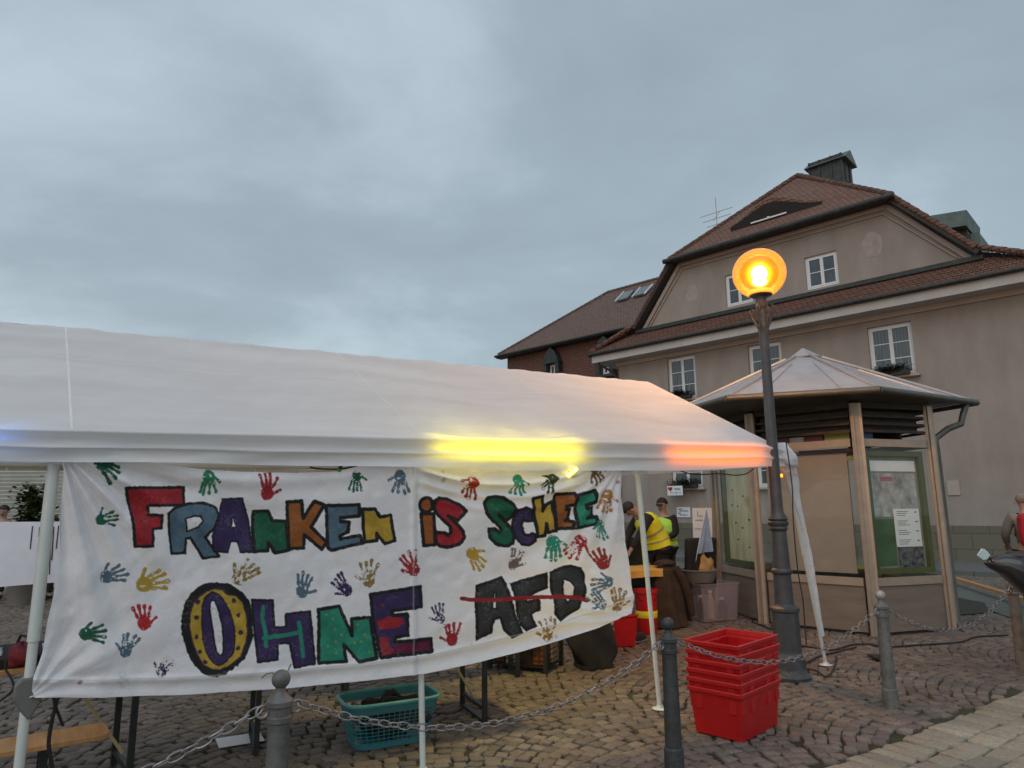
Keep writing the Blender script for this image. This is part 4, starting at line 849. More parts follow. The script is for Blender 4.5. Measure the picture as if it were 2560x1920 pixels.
pp = [YP(2418, 1002, 9.50)]+pp[1:4]+[base_dp+[-.0, 0, 2.50], base_dp+[0, 0, 2.35]]+pp[6:]
mb.tube(pp, .043, n=12); mb.build('downpipe', M['zinc_dark'], kiosk, world=True, smooth=True)
# wide front: beige pin board; side faces: green framed cases
a, d, l, inn = kface(1)
mb = MB(); kbox(mb, 1, .13, l-.19, .12, .16, .74, 2.30); mb.build('pin_board', M['panel_beige'], kiosk)
mb = MB()
for z in (.80, 2.20): kbox(mb, 1, l-.2, l-.06, .13, .16, z, z+.06)
mb.build('board_clip', mat('lime_metal', (.25, .27, .06), .5), kiosk)
mb = MB(); kbox(mb, 1, .12, .70, .20, .23, 2.48, 2.56); kbox(mb, 1, .12, .70, .20, .23, 2.32, 2.36); mb.build('light_strip', M['paper'], kiosk)
def showcase(i, x0, x1, z0, z1, off, fill, w=.07):
    mb = MB()
    for xx in ((x0, x0+w), (x1-w, x1)): kbox(mb, i, *xx, off-.03, off+.05, z0, z1)
    for zz in ((z0, z0+w), (z1-w, z1)): kbox(mb, i, x0+w, x1-w, off-.028, off+.048, *zz)
    c = mb.build('showcase', M['green_frame'], kiosk); mb = MB(); kbox(mb, i, x0+w, x1-w, off+.03, off+.046, z0+w, z1-w); mb.build('back_board', fill, c)
    return c
M['cream'] = mat('cream_board', (.62, .58, .38), .8, var=.12, scale=3, stretch=(3, 3, .8))
c1 = showcase(0, .16, 1.24, .74, 2.34, .06, M['cream'])
c2 = showcase(2, .12, 1.10, .74, 2.32, .06, mat('case_back', (.26, .27, .22), .8))
mb = MB()
for x, z in ((.45, 1.85), (.6, 1.6), (.8, 1.75), (.5, 1.35), (.72, 1.28), (.95, 1.4), (.55, 1.1), (.9, 1.0), (.4, 1.62)): kbox(mb, 0, x, x+.022, .075, .088, z, z+.022)
mb.build('pins', M['black'], c1)
kz = lambda z: .80+(z-.87)*1.29
def kposter(i, x0, x1, z0, z1, m, y=.082): z0, z1 = kz(z0), kz(z1); mb = MB(); kbox(mb, i, x0, x1, y, y+.004, z0, z1); return mb.build('poster', m, c2 if i == 2 else c1)
kposter(2, .21, 1.0, 1.84, 1.95, M['paper']); kposter(2, .21, .98, 1.38, 1.82, mat('map_print', (.42, .42, .42), .8, var=.25, scale=7), .081)
kposter(2, .21, .54, .90, 1.36, mat('green_print', (.06, .12, .055), .6, var=.25, scale=4), .079); kposter(2, .55, .98, 1.08, 1.46, M['paper'], .077)
ph_ = mat('photo_print', (.10, .10, .11), .5, var=.9, scale=16)
for x in (.57, .78):
    for z in (.87, .975): kposter(2, x, x+.20, z, z+.098, ph_, .075)
mb = MB()
for k in range(4):
    for j in range(3): kbox(mb, 2, .60, .60+.20-.03*((k+j) % 3), .0755, .0765, kz(1.43-k*.095-j*.020), kz(1.435-k*.095-j*.020))
    kbox(mb, 2, .90, .94, .0755, .0765, kz(1.42-k*.095), kz(1.43-k*.095))
mb.build('print_lines', M['black'], c2)
mb = MB(); kbox(mb, 2, .38, .58, .079, .080, kz(1.74), kz(1.785)); mb.build('red_heading', mat('faded_red', (.33, .12, .13), .8), c2)
M['lime'] = mat('glass_lime', (.20, .22, .04), .3); M['bluep'] = mat('glass_blue', (.03, .05, .16), .3); M['maroon'] = mat('glass_maroon', (.09, .01, .01), .3)
for i, x0, x1, m in ((1, .98, 1.3, 'lime'), (1, .70, .96, 'maroon'), (2, .18, .36, 'bluep'), (1, .12, .5, 'maroon')):
    mb = MB(); kbox(mb, i, x0, x1, .10, .106, 2.48, 2.60); mb.build('coloured_glass', M[m], kiosk)
mb = MB(); kbox(mb, 1, .62, l-.1, .09, .095, 2.31, 2.36); mb.build('coloured_glass', M['maroon'], kiosk)

# ------------------------------------------------------------------ street lamp
LP = G(1975, 1695)
lamp = thing('street_lamp', 'dark cast-iron street lamp with a glowing amber globe, in front of the kiosk', 'street lamp', LP)
mb = MB(); mb.lathe([(.19, 0), (.195, .03), (.16, .06), (.15, .09)], n=24); mb.lathe([(.155, .07), (.15, .20), (.128, .23), (.125, .25), (.122, .60), (.135, .615), (.135, .64), (.10, .66), (.092, .68)], n=8, ph=math.pi/8); mb.build('pedestal', M['iron'], lamp)
mb = MB(); mb.lathe([(.088, .66), (.082, .95), (.096, .965), (.10, .985), (.095, 1.0), (.083, 1.01), (.082, 1.03), (.072, 1.33), (.067, 1.38)], n=20)
mb.lathe([(.070, 1.36), (.088, 1.39), (.080, 1.41), (.097, 1.43), (.097, 1.45), (.083, 1.465), (.095, 1.48), (.088, 1.50), (.072, 1.52), (.060, 1.55), (.056, 1.60), (.047, 3.3), (.043, 3.42), (.05, 3.44), (.044, 3.46)], n=20)
mb.build('shaft', M['iron'], lamp, smooth=True)
mb = MB()
for k in range(4):
    a = math.pi/4+k*math.pi/2; ca, sa = math.cos(a), math.sin(a)
    mb.tube([(ca*r, sa*r, z) for r, z in ((.035, 3.36), (.05, 3.43), (.085, 3.50), (.115, 3.57), (.125, 3.62), (.108, 3.655), (.09, 3.64), (.098, 3.615))], [.014, .014, .013, .013, .012, .011, .009, .006], n=7)
    mb.tube([(ca*r, sa*r, z) for r, z in ((.05, 3.66), (.07, 3.62), (.06, 3.57), (.035, 3.55))], .008, n=6)
mb.lathe([(.045, 3.44), (.035, 3.5), (.05, 3.55), (.038, 3.60), (.05, 3.64), (.06, 3.66), (.055, 3.70), (.055, 3.76), (.11, 3.775), (.125, 3.79), (.125, 3.825), (.105, 3.83)], n=20); mb.build('capital', M['iron'], lamp, smooth=True)
gc = np.array([0, 0, 4.02]); rg = .272
sph = [(max(.001, rg*math.sin(a)), -rg*math.cos(a)*.97) for a in np.linspace(.40, math.pi-.001, 40)]
gm = bpy.data.materials.new('amber_globe'); gm.use_nodes = True; t = gm.node_tree; t.nodes.clear(); l_ = t.links.new
em = N(t, 'ShaderNodeEmission', Strength=1.1); em.inputs[0].default_value = (1., .31, .012, 1); tp = N(t, 'ShaderNodeBsdfTransparent'); tp.inputs[0].default_value = (1, .62, .12, 1)
gs = N(t, 'ShaderNodeBsdfGlossy', Roughness=.12); ma = N(t, 'ShaderNodeMixShader'); ma.inputs[0].default_value = .74; l_(em.outputs[0], ma.inputs[2]); l_(tp.outputs[0], ma.inputs[1])
fr = N(t, 'ShaderNodeFresnel', IOR=1.4); mb0 = N(t, 'ShaderNodeMixShader'); l_(fr.outputs[0], mb0.inputs[0]); l_(ma.outputs[0], mb0.inputs[1]); l_(gs.outputs[0], mb0.inputs[2]); oo = N(t, 'ShaderNodeOutputMaterial'); l_(mb0.outputs[0], oo.inputs[0])
gmb = MB().lathe(sph, gc, n=48); gmb.f = gmb.f[:-2]; globe = gmb.build('globe', gm, lamp, smooth=True)
# glowing air round the bulb (light scattered in the milky glass), brightest in the middle
vm = bpy.data.materials.new('lamp_glow'); vm.use_nodes = True; t = vm.node_tree; t.nodes.clear(); l_ = t.links.new
tcn = N(t, 'ShaderNodeTexCoord'); ln = N(t, 'ShaderNodeVectorMath', operation='LENGTH'); l_(tcn.outputs['Object'], ln.inputs[0])
mr = N(t, 'ShaderNodeMapRange'); mr.inputs[1].default_value = .03; mr.inputs[2].default_value = .20; mr.inputs[3].default_value = 1; mr.inputs[4].default_value = 0; l_(ln.outputs['Value'], mr.inputs[0])
pw = N(t, 'ShaderNodeMath', operation='POWER'); pw.inputs[1].default_value = 2.6; l_(mr.outputs[0], pw.inputs[0]); ml = N(t, 'ShaderNodeMath', operation='MULTIPLY'); ml.inputs[1].default_value = 200.; l_(pw.outputs[0], ml.inputs[0])
ev = N(t, 'ShaderNodeEmission'); ev.inputs[0].default_value = (1, .72, .06, 1); l_(ml.outputs[0], ev.inputs[1]); oo = N(t, 'ShaderNodeOutputMaterial'); l_(ev.outputs[0], oo.inputs['Volume'])
r2 = .2; go = MB().lathe([(max(.001, r2*math.sin(a)), -r2*math.cos(a)) for a in np.linspace(.001, math.pi-.001, 20)], n=24).build('glow', vm, globe); go.location = gc
bo = MB().lathe([(max(.001, .080*math.sin(a)), -.085*math.cos(a)) for a in np.linspace(.001, math.pi-.001, 20)], n=24).build('bulb', glowmat('bulb', (1, .93, .85), 160.), globe, smooth=True); bo.location = gc
pl = bpy.data.lights.new('lamp_light', 'POINT'); pl.energy = 1080; pl.color = (1, .62, .5); pl.shadow_soft_size = .07; po = bpy.data.objects.new('lamp_light', pl); col.objects.link(po); po.parent = lamp; po.location = (0, 0, 4.11)

# ------------------------------------------------------------------ bollards and chains
BP = [np.array(q) for q in ((-3.10, 1.85, 0), (-1.03, 3.20, 0), (.985, 4.575, 0), (3.06, 5.93, 0), (5.15, 7.32, 0), (7.22, 8.66, 0))]
def bollard():
    b = thing('bollard', 'x', 'bollard', (0, 0, 0), 0, 'ball-topped bollards with chains')
    mb = MB(); mb.lathe([(.061, -.02), (.060, .125), (.057, .135), (.052, .14), (.046, .66), (.046, .69), (.054, .695), (.054, .715), (.048, .72), (.048, .755), (.056, .76), (.056, .78), (.046, .79), (.026, .81), (.022, .825), (.022, .838)], n=28); mb.build('post', M['bollard'], b, smooth=True)
    MB().lathe([(max(.001, .040*math.sin(a)), .868-.040*math.cos(a)) for a in np.linspace(.5, math.pi-.001, 18)], n=24).build('ball', M['bollard'], b, smooth=True)
    dd = DT
    for s in (-1, 1):
        mb = MB(); c = dd*s*.075+np.array([0, 0, .745]); mb.tube([c+(dd*math.cos(a)+np.array([0, 0, 1])*math.sin(a))*.024 for a in np.linspace(0, 2*math.pi, 15)], .0065, n=7, cap=False); mb.tube([dd*s*.035+[0, 0, .745], dd*s*.056+[0, 0, .745]], .010, n=8); mb.build('ring', M['chain'], b, smooth=True)
    return b
B0 = bollard()
labs = ['ball-topped iron bollard out of frame at the left', 'grey ball-topped bollard in front of the banner, nearest to the viewer', 'dark ball-topped bollard just left of the red crate stack', 'weathered grey bollard with a pale ball top in front of the kiosk base', 'brownish bollard without a ball below the parked motorbike at the right', 'bollard beyond the right edge']
for k in (1, 2, 3, 4):
    o = B0 if k == 1 else copy_tree(B0); o.location = BP[k]; o['label'] = labs[k]
    for ch in list(o.children):
        if k in (1, 2, 3) and ch.name.startswith(('ball', 'post')):
            ch.data = ch.data.copy(); ch.data.materials[0] = M.setdefault('bol%d' % k, mat('bollard_paint_%s' % ({1: 'light', 2: 'dark', 3: 'worn'}[k]), (.15, .15, .145) if k == 1 else (.06, .066, .066) if k == 2 else (.17, .17, .155), .55, .3, var=.18, scale=11, bump=.3)) if not (k == 3 and ch.name.startswith('ball')) else M.setdefault('balltop', mat('bare_metal_ball', (.36, .34, .29), .5, .3, var=.2, scale=18))
    if k == 4:   # this one has lost its ball
        for ch in list(o.children):
            if ch.name.startswith(('ball', 'post')): bpy.data.objects.remove(ch)
        MB().lathe([(.061, -.02), (.060, .125), (.057, .135), (.052, .14), (.046, .66), (.046, .69), (.054, .695), (.054, .715), (.048, .72), (.048, .755), (.058, .76), (.058, .80), (.05, .815)], n=28).build('post', mat('worn_iron', (.20, .165, .13), .7, .2, var=.2, scale=9), o, smooth=True)
def chain(a, b, sagz, lab, extra=0):
    d = b-a; d = d/np.linalg.norm(d); p0 = a+d*.108+[0, 0, .745]; p1 = b-d*.108+[0, 0, .745]
    ts = np.linspace(0, 1, 200); pts = np.array([p0+(p1-p0)*t-np.array([0, 0, 4*sagz*t*(1-t)]) for t in ts]); ln_ = np.concatenate([[0], np.cumsum(np.linalg.norm(np.diff(pts, axis=0), axis=1))])
    pitch = .052; n = int(ln_[-1]/pitch); mb = MB()
    for k in range(n+1):
        s = (k+.0)*ln_[-1]/n; c = np.array([np.interp(s, ln_, pts[:, m]) for m in range(3)]); c2 = np.array([np.interp(min(s+.01, ln_[-1]), ln_, pts[:, m]) for m in range(3)]); c1 = np.array([np.interp(max(s-.01, 0), ln_, pts[:, m]) for m in range(3)])
        t = (c2-c1); t /= np.linalg.norm(t); sd = np.cross(t, [0, 0, 1]); sd /= np.linalg.norm(sd); u2 = np.cross(sd, t)
        th = math.radians(40 if k % 2 else 130)+.15*math.sin(k); w = sd*math.cos(th)+u2*math.sin(th)
        ring = []
        for q in range(13):
            a_ = 2*math.pi*q/12; ring.append(c+t*(.0215*math.copysign(1, math.cos(a_))*min(1, abs(math.cos(a_))*1.3)+.010*math.cos(a_))+w*.0145*math.sin(a_)*min(1.2, 1.2))
        mb.tube(ring, .0042, n=6, cap=False)
    o = mb.build('chain', M['chain'], None, smooth=True); tag(o, lab, 'chain', 'chains between the bollards')
chain(BP[0], BP[1], .26, 'chain running down to the left from the nearest bollard'); chain(BP[1], BP[2], .25, 'long sagging chain across the stall floor between the two dark bollards')
chain(BP[2], BP[3], .24, 'chain hanging in front of the red crates'); chain(BP[3], BP[4], .27, 'thin chain hanging across the kiosk base at the right'); chain(BP[4], BP[5], .3, 'short piece of chain at the right picture edge')

# ------------------------------------------------------------------ stack of red crates
M['red_rim'] = mat('red_rim', (.62, .03, .025), .35, var=.08, scale=20)
def crate():
    t = thing('crate', 'x', 'crate', (0, 0, 0), 0, 'nested red plastic crates')
    Lx, Ly, H, tp = .645, .42, .315, .86
    def ringv(f, z): return [(sx_*Lx/2*f, sy_*Ly/2*f, z) for sx_, sy_ in ((-1, -1), (1, -1), (1, 1), (-1, 1))]
    mb = MB(); lv = [(tp, 0), (.885, H*.55), (.905, H-.050), (.955, H-.046), (.965, H-.030), (1.0, H-.026), (1.005, H), (.975, H), (.955, H-.03), (.86, .012)]
    vs = []; 
    for f, z in lv: vs += ringv(f, z)
    fs = [(i*4+k, i*4+(k+1) % 4, (i+1)*4+(k+1) % 4, (i+1)*4+k) for i in range(len(lv)-1) for k in range(4)]
    fs += [(3, 2, 1, 0), tuple(len(vs)-4+k for k in range(4))]; mb.add(vs, fs)
    for sy_ in (-1, 1):
        for x in (-.27, -.13, .13, .27): mb.box((x, sy_*(Ly*.5*.915), H-.095), (.05, .022, .09))
    for sx_ in (-1, 1):
        for y in (-.13, .13): mb.box((sx_*(Lx*.5*.915), y, H-.095), (.022, .05, .09))
    mb.build('tub', M['red_plastic'], t, bevel=.004)
    mb = MB(); mb.tube([(x*Lx/2*.99, y*Ly/2*.99, H) for x, y in ((-1, -1), (1, -1), (1, 1), (-1, 1), (-1, -1))], .006, n=6, cap=False); mb.build('rim', M['red_rim'], t)
    return t
c0 = crate(); ordn = ['bottom', 'second from the bottom', 'third from the bottom', 'fourth from the bottom', 'second from the top', 'topmost, open and empty,']
for k in range(6):
    o = c0 if k == 0 else copy_tree(c0); o.location = (1.64+RNG.normal(0, .003), 5.40+RNG.normal(0, .003), .002+k*.064); o.rotation_euler.z = math.radians(45)+RNG.normal(0, .008)
    o['label'] = 'red plastic crate, %s of the nested stack beside the dark bollard' % ordn[k]

# ------------------------------------------------------------------ coloured stage lights under the eave and cables
def bar_light(px0, px1, ya, yb_, c, lab, s, off=-.032, name='led_panel'):
    ps = np.linspace(px0, px1, 9); P = [(FP(x, ya+eave_y(x), off+.07*abs((k_-4)/4)**3.5), FP(x, yb_+eave_y(x), off+.07*abs((k_-4)/4)**3.5)) for k_, x in enumerate(ps)]; ctr = (P[4][0]+P[4][1])/2
    t = thing(name, lab, 'light', ctr); mb = MB(); vs = [v_ for q in P for v_ in q]
    mb.add(vs, [(2*i, 2*i+1, 2*i+3, 2*i+2) for i in range(8)]); mb.build('diffuser', glowmat('glow_'+lab.split()[0], c, s), t, world=True)
    mb = MB(); bk_ = [v_+NB*.012 for v_ in vs]; f2 = [v_+NB*.03 for v_ in vs]
    mb.add(bk_+f2, [(2*i, 2*i+2, 2*i+3, 2*i+1) for i in range(8)]+[(18+2*i, 18+2*i+1, 18+2*i+3, 18+2*i+2) for i in range(8)]+[(2*i, 18+2*i, 20+2*i, 2*i+2) for i in range(8)]+[(2*i+1, 2*i+3, 2*i+21, 2*i+19) for i in range(8)]); mb.build('housing', M['black_metal'], t, world=True)
    return t
bar_light(1066, 1436, 2, 42, (1, .80, .012), 'yellow light panel hidden behind the canopy skirt above the word schee', 5.5)
bar_light(1645, 1888, 3, 52, (1, .19, .0), 'orange light panel behind the canopy skirt at the right corner', 4.6)
bar_light(-160, 40, 5, 36, (.12, .35, 1), 'blue light panel behind the canopy skirt at the left edge', 2.5)
p = FP(1428, 1181, -.05); t = thing('spot_light', 'small glowing yellow lamp end peeping out under the canopy skirt', 'light', p)
MB().box((0, 0, 0), (.05, .05, .05), rz=.64, ry=.5).build('housing', M['hivis'], t, bevel=.005); MB().tube([(-.03, -.04, -.03), (.04, -.04, .03)], .016, n=8).build('lens', glowmat('lens_yellow', (1, .9, .12), 5), t)
for px, po_, c, e_ in ((1250, .9, (1, .78, .25), 52), (1765, .9, (1, .42, .12), 40), (-80, .9, (.25, .4, 1), 2)):
    q = FP(px, 1150, po_); q[2] -= .12; ar = bpy.data.lights.new('led_wash', 'SPOT'); ar.spot_size = math.radians(140); ar.spot_blend = .8; ar.energy = e_*1.6; ar.color = c; ar.shadow_soft_size = .08; o = bpy.data.objects.new('led_wash', ar); col.objects.link(o); o.location = q-[0, 0, .02]
    t = thing('flood_light', {1250: 'yellow flood lamp under the canopy above the stall', 1765: 'orange flood lamp under the right end of the canopy', -80: 'blue flood lamp under the canopy at the left edge'}[px], 'light', q+[0, 0, .09])
    MB().box((0, 0, .03), (.16, .12, .05)).build('housing', M['black_metal'], t, bevel=.006); MB().box((0, 0, .002), (.14, .10, .004)).build('lens', glowmat('flood', c, 3), t)
for px in (1150, 1262, 1370):  # added point lights without fixtures, so the banner top glows yellow
    bl_ = bpy.data.lights.new('banner_fill', 'POINT'); bl_.energy = 1.5; bl_.color = (1, .80, .06); bl_.shadow_soft_size = .03; o = bpy.data.objects.new('banner_fill', bl_); col.objects.link(o); o.location = FP(px, 1150, .12)
# orange reflection in the kiosk glass, added as a small glowing box
p = YP(1949, 1189, 7.05); t = thing('orange_reflection', 'orange reflection beside the street lamp shaft, built as a small glowing box', 'reflection', p)
MB().box((0, 0, 0), (.055, .03, .034)).build('lens', glowmat('reflection_glow', (1, .30, .01), 3.), t); MB().box((0, .02, .0), (.07, .02, .045)).build('housing', M['black_metal'], t)  # glowing face and dark backing of the built reflection
def cable(name, pts, r, lab, m='cable', grp=None):
    P = [np.array(q, float) for q in pts]; out = []
    for i in range(len(P)-1):
        p0, p1, p2, p3 = P[max(0, i-1)], P[i], P[i+1], P[min(len(P)-1, i+2)]
        for s in np.linspace(0, 1, 8, endpoint=False): out.append(.5*((2*p1)+(-p0+p2)*s+(2*p0-5*p1+4*p2-p3)*s*s+(-p0+3*p1-3*p2+p3)*s**3))
    out.append(P[-1]); o = MB().tube(out, r, n=7).build(name, M[m], None, smooth=True); return tag(o, lab, 'cable', grp)
cable('cable', [FP(x, y, .0) for x, y in ((1690, 1172), (1720, 1183), (1755, 1186), (1800, 1184), (1840, 1188), (1866, 1184), (1884, 1172))], .006, 'dark cable looping under the orange lit skirt')
cable('cable', [FP(x, y, -.02) for x, y in ((775, 1168), (800, 1172), (845, 1173), (875, 1168), (900, 1164))], .005, 'thin cable under the skirt beside the green plug')
t = thing('plug', 'green and black plug dangling below the canopy skirt', 'plug', FP(850, 1172, -.03)); MB().tube([(-.01, 0, -.03), (0, 0, .0)], .014, n=8).build('socket', mat('green_plug', (.02, .28, .05), .5), t); MB().tube([(0, 0, 0), (.008, 0, .03)], .012, n=8).build('body', M['black'], t)
cable('cable', [G(x, y, .012) for x, y in ((1990, 1612), (2030, 1618), (2080, 1625), (2130, 1612), (2170, 1610), (2215, 1617), (2300, 1612), (2400, 1605), (2440, 1592), (2520, 1588))], .010, 'black cable lying along the foot of the kiosk')
cable('cable', [G(x, y, .012) for x, y in ((1960, 1655), (2005, 1660), (2050, 1640), (2090, 1630), (2140, 1618))], .009, 'black cable running from the street lamp foot to the right')
cable('cable', [G(x, y, .012) for x, y in ((1962, 1680), (2000, 1672), (2040, 1676), (2066, 1692), (2085, 1670), (2092, 1640))], .008, 'looped black cable between lamp foot and tent corner leg')
cable('cable', [G(x, y, .012) for x, y in ((1900, 1540), (1880, 1552), (1900, 1562), (1935, 1575))], .008, 'short black cable end at the kiosk foot')
t = thing('connector', 'black cable connector lying on the cobbles before the kiosk', 'plug', G(2188, 1643, .03)); MB().tube([(-.05, .06, .01), (0, 0, 0)], [.012, .03], n=10).build('plug_body', M['black'], t); MB().tube([(0, 0, 0), (.03, -.03, 0)], .034, n=10).build('socket', M['cable'], t)
cable('cable', [LP+np.array(q) for q in ((.10, -.10, 2.25), (.13, -.09, 1.8), (.11, -.10, 1.45), (.12, -.09, 1.0), (.14, -.10, .75), (.15, -.08, .64), (.14, -.1, .3))], .006, 'thin cable running down the street lamp shaft')
# ------------------------------------------------------------------ things under and round the tent
DA = math.atan2(DT[1], DT[0])
def on(c, d, n=0, z=0): c = np.array(c, float); r = c[:2]+DT[:2]*d+NB[:2]*n; return np.array([r[0], r[1], z])
def beer_table(c, L_, wd_, h, lab, ang, name='beer_table', cat='table', col_='wood', cap=True):
    t = thing(name, lab, cat, (c[0], c[1], 0), ang)
    n = 10; pts = [(-L_/2, -wd_/2), (L_/2-.05, -wd_/2)]+[(L_/2-.05+.05*math.sin(a), -wd_/2+.05-.05*math.cos(a)) for a in np.linspace(.2, 1.57, 5)]+[(L_/2-.05+.05*math.cos(a), wd_/2-.05+.05*math.sin(a)) for a in np.linspace(0, 1.4, 5)]+[(-L_/2, wd_/2)]
    mb = MB(); k = len(pts); mb.add([(x, y, h-.027) for x, y in pts]+[(x, y, h) for x, y in pts], [list(range(k))[::-1], list(range(k, 2*k))]+[(i, (i+1) % k, (i+1) % k+k, i+k) for i in range(k)])
    mb.build('top' if cat == 'table' else 'seat', M[col_], t, bevel=.004)
    for s in (-1, 1):
        x = s*(L_/2-.28); ww = wd_/2-.05
        mb = MB()
        for y in (-ww, ww): mb.box((x, y, (h-.03)/2), (.035, .03, h-.035))
        mb.box((x, 0, .10), (.028, ww*2-.03, .03)); mb.box((x, 0, h-.05), (.03, ww*2-.03, .03)); mb.box((x, 0, .012), (.04, ww*2, .02))
        mb.build('leg_frame', M['black_metal'], t)
        MB().tube([(x, .0, .14), (x-s*.38, 0, h-.04)], .011, n=6).build('brace', M['wood_pale'] if cat == 'table' else M['black_metal'], t)
    return t
beer_table((-1.08, 5.48), 2.2, .60, .76, 'folding trestle table standing behind the banner, its black legs showing below the hem', math.radians(24))
beer_table((-.75, 6.75), 2.2, .27, .47, 'narrow bench behind the trestle table, partly hidden by the banner', math.radians(24), 'beer_bench', 'bench')
e_ = G(258, 1830, .45); beer_table(e_[:2]-DT[:2]*1.08, 2.2, .25, .47, 'orange-brown wooden bench at the bottom left corner', DA, 'beer_bench', 'bench')
tA = beer_table((-3.05, 4.02), 2.2, .55, .76, 'trestle table with sound equipment at the left edge', DA+.05)
# equipment on the left table
t = thing('equipment_case', 'black case with a silver edge on the left table behind the tent leg', 'case', (-2.42, 4.28, .765), DA)
MB().box((0, 0, .15), (.34, .34, .30)).build('shell', M['black'], t, bevel=.01); MB().box((0, 0, .305), (.345, .345, .015)).build('edge', M['chain'], t)
t = thing('mixing_desk', 'flat black mixing desk at the left picture edge', 'mixer', (-3.0, 3.98, .765), DA)
MB().box((0, 0, .035), (.75, .34, .06), rx=.08).build('desk', M['black'], t, bevel=.01); mb = MB()
for i in range(14):
    for j in range(3): mb.tube([(-.32+i*.05, -.1+j*.07, .06), (-.32+i*.05, -.1+j*.07, .08)], .007, n=6)
mb.build('knobs', M['paper'], t)
M['wine'] = mat('wine_cloth', (.17, .015, .022), .8, var=.2, bump=.4)
def blob(mb, c, r, seed, n=14, amp=.22, sq=1.):
    rr = random.Random(seed); ph = [(rr.uniform(1, 3), rr.uniform(0, 6), rr.uniform(1, 4), rr.uniform(0, 6)) for _ in range(5)]; vs = []
    for i in range(n+1):
        a = math.pi*i/n
        for k in range(2*n):
            b = math.pi*k/n; q = 1+amp*sum(math.sin(p[0]*a*2+p[1])*math.sin(round(p[2])*b+p[3]) for p in ph)/2.2
            vs.append((c[0]+r[0]*q*math.sin(a)*math.cos(b), c[1]+r[1]*q*math.sin(a)*math.sin(b), max(c[2]-r[2]*sq, c[2]+r[2]*q*math.cos(a))))
    m = 2*n; mb.add(vs, [(i*m+k, (i+1)*m+k, (i+1)*m+(k+1) % m, i*m+(k+1) % m) for i in range(n) for k in range(m)])
for i, (x, y, l_) in enumerate(((-2.98, 3.88, 'crumpled dark red cloth bag on the left table'), (-2.72, 3.98, 'smaller dark red pouch beside the tent leg on the left table'))):
    t = thing('cloth_bag', l_, 'bag', (x, y, .80)); mb = MB(); blob(mb, (0, 0, .03), (.08, .06, .06), i+3); mb.build('pouch', M['wine'], t, smooth=True)
    MB().tube([(-.05, 0, .05), (-.02, 0, .13), (.03, 0, .12), (.06, 0, .05)], .008).build('strap', M['black'], t)
t = thing('cloth_bag', 'grey-brown pouch lying on the red bag on the left table', 'bag', (-2.96, 3.92, .88)); mb = MB(); blob(mb, (0, 0, .05), (.07, .06, .06), 9); mb.build('pouch', M['grey_tub'], t, smooth=True); MB().tube([(-.03, 0, .10), (.0, 0, .13), (.04, 0, .10)], .006).build('strap', M['black'], t)
cable('cable', [YP(x, y, 3.75) for x, y in ((16, 1650), (14, 1672), (30, 1700), (33, 1722), (10, 1745), (-20, 1765))], .006, 'black cable hanging from the left table edge')
cable('cable', [FP(x, y, .12) for x, y in ((133, 1735), (138, 1765), (130, 1800), (122, 1850), (124, 1880), (132, 1925))], .009, 'dark cable hanging over the wooden bench below the banner corner')
cable('cable', [FP(x, y, .16) for x, y in ((148, 1740), (140, 1765), (150, 1795), (158, 1815))], .007, 'second dark cable crossing the first below the banner corner')
# sheet of paper on the cobbles
p = G(600, 1850, .006); o = MB().box((0, 0, .002), (.30, .22, .003)).build('paper_sheet', M['paper']); o.location = p; o.rotation_euler.z = .5; tag(o, 'white sheet of paper lying on the cobbles between the table legs', 'paper')
# turquoise laundry basket
t = thing('laundry_basket', 'turquoise plastic laundry basket with lattice sides under the banner', 'basket', (-.90, 5.22, .0), math.radians(27)); Lx, Ly, H = .66, .42, .29
def bpt(s, z, f0=.80, f1=1.):
    f = f0+(f1-f0)*z/H; a = s*2*math.pi; c_, s_ = math.cos(a), math.sin(a); k = (abs(c_)**5+abs(s_)**5)**(-1/5); return (Lx/2*f*c_*k, Ly/2*f*s_*k, z)
mb = MB(); nS = 54; sgn = [i/nS for i in range(nS)]
for i in range(nS): mb.tube([bpt(sgn[i], z) for z in (.03, .15, H-.05)], .0032, n=4, cap=False)
for z in np.linspace(.04, H-.06, 9): mb.tube([bpt(q/80, z) for q in range(81)], .0028, n=4, cap=False)
mb.build('lattice', M['teal_plastic'], t)
mb = MB(); mb.tube([bpt(q/80, H, 1, 1.03) for q in range(81)], .013, n=8, cap=False); mb.build('rim', mat('teal_rim', (.10, .36, .36), .4), t)
mb = MB()
for za, zb in ((.0, .035), (H-.055, H)):
    vs = [bpt(q/80, za) for q in range(81)]+[bpt(q/80, zb) for q in range(81)]; mb.add(vs, [(i, i+1, i+82, i+81) for i in range(80)])
mb.poly([bpt(q/80, .004) for q in range(80)]); mb.build('band', M['teal_plastic'], t, thick=.005)
t = thing('cloth_bundle', 'dark bundle with a pale paper inside the turquoise basket', 'cloth', (-.90, 5.24, .02)); mb = MB(); blob(mb, (0.02, 0, .13), (.22, .13, .13), 5, amp=.35); mb.build('bundle', M['black'], t, smooth=True); MB().box((-.02, -.08, .22), (.18, .12, .006), ry=-.4, rz=.3).build('paper', M['paper'], t)
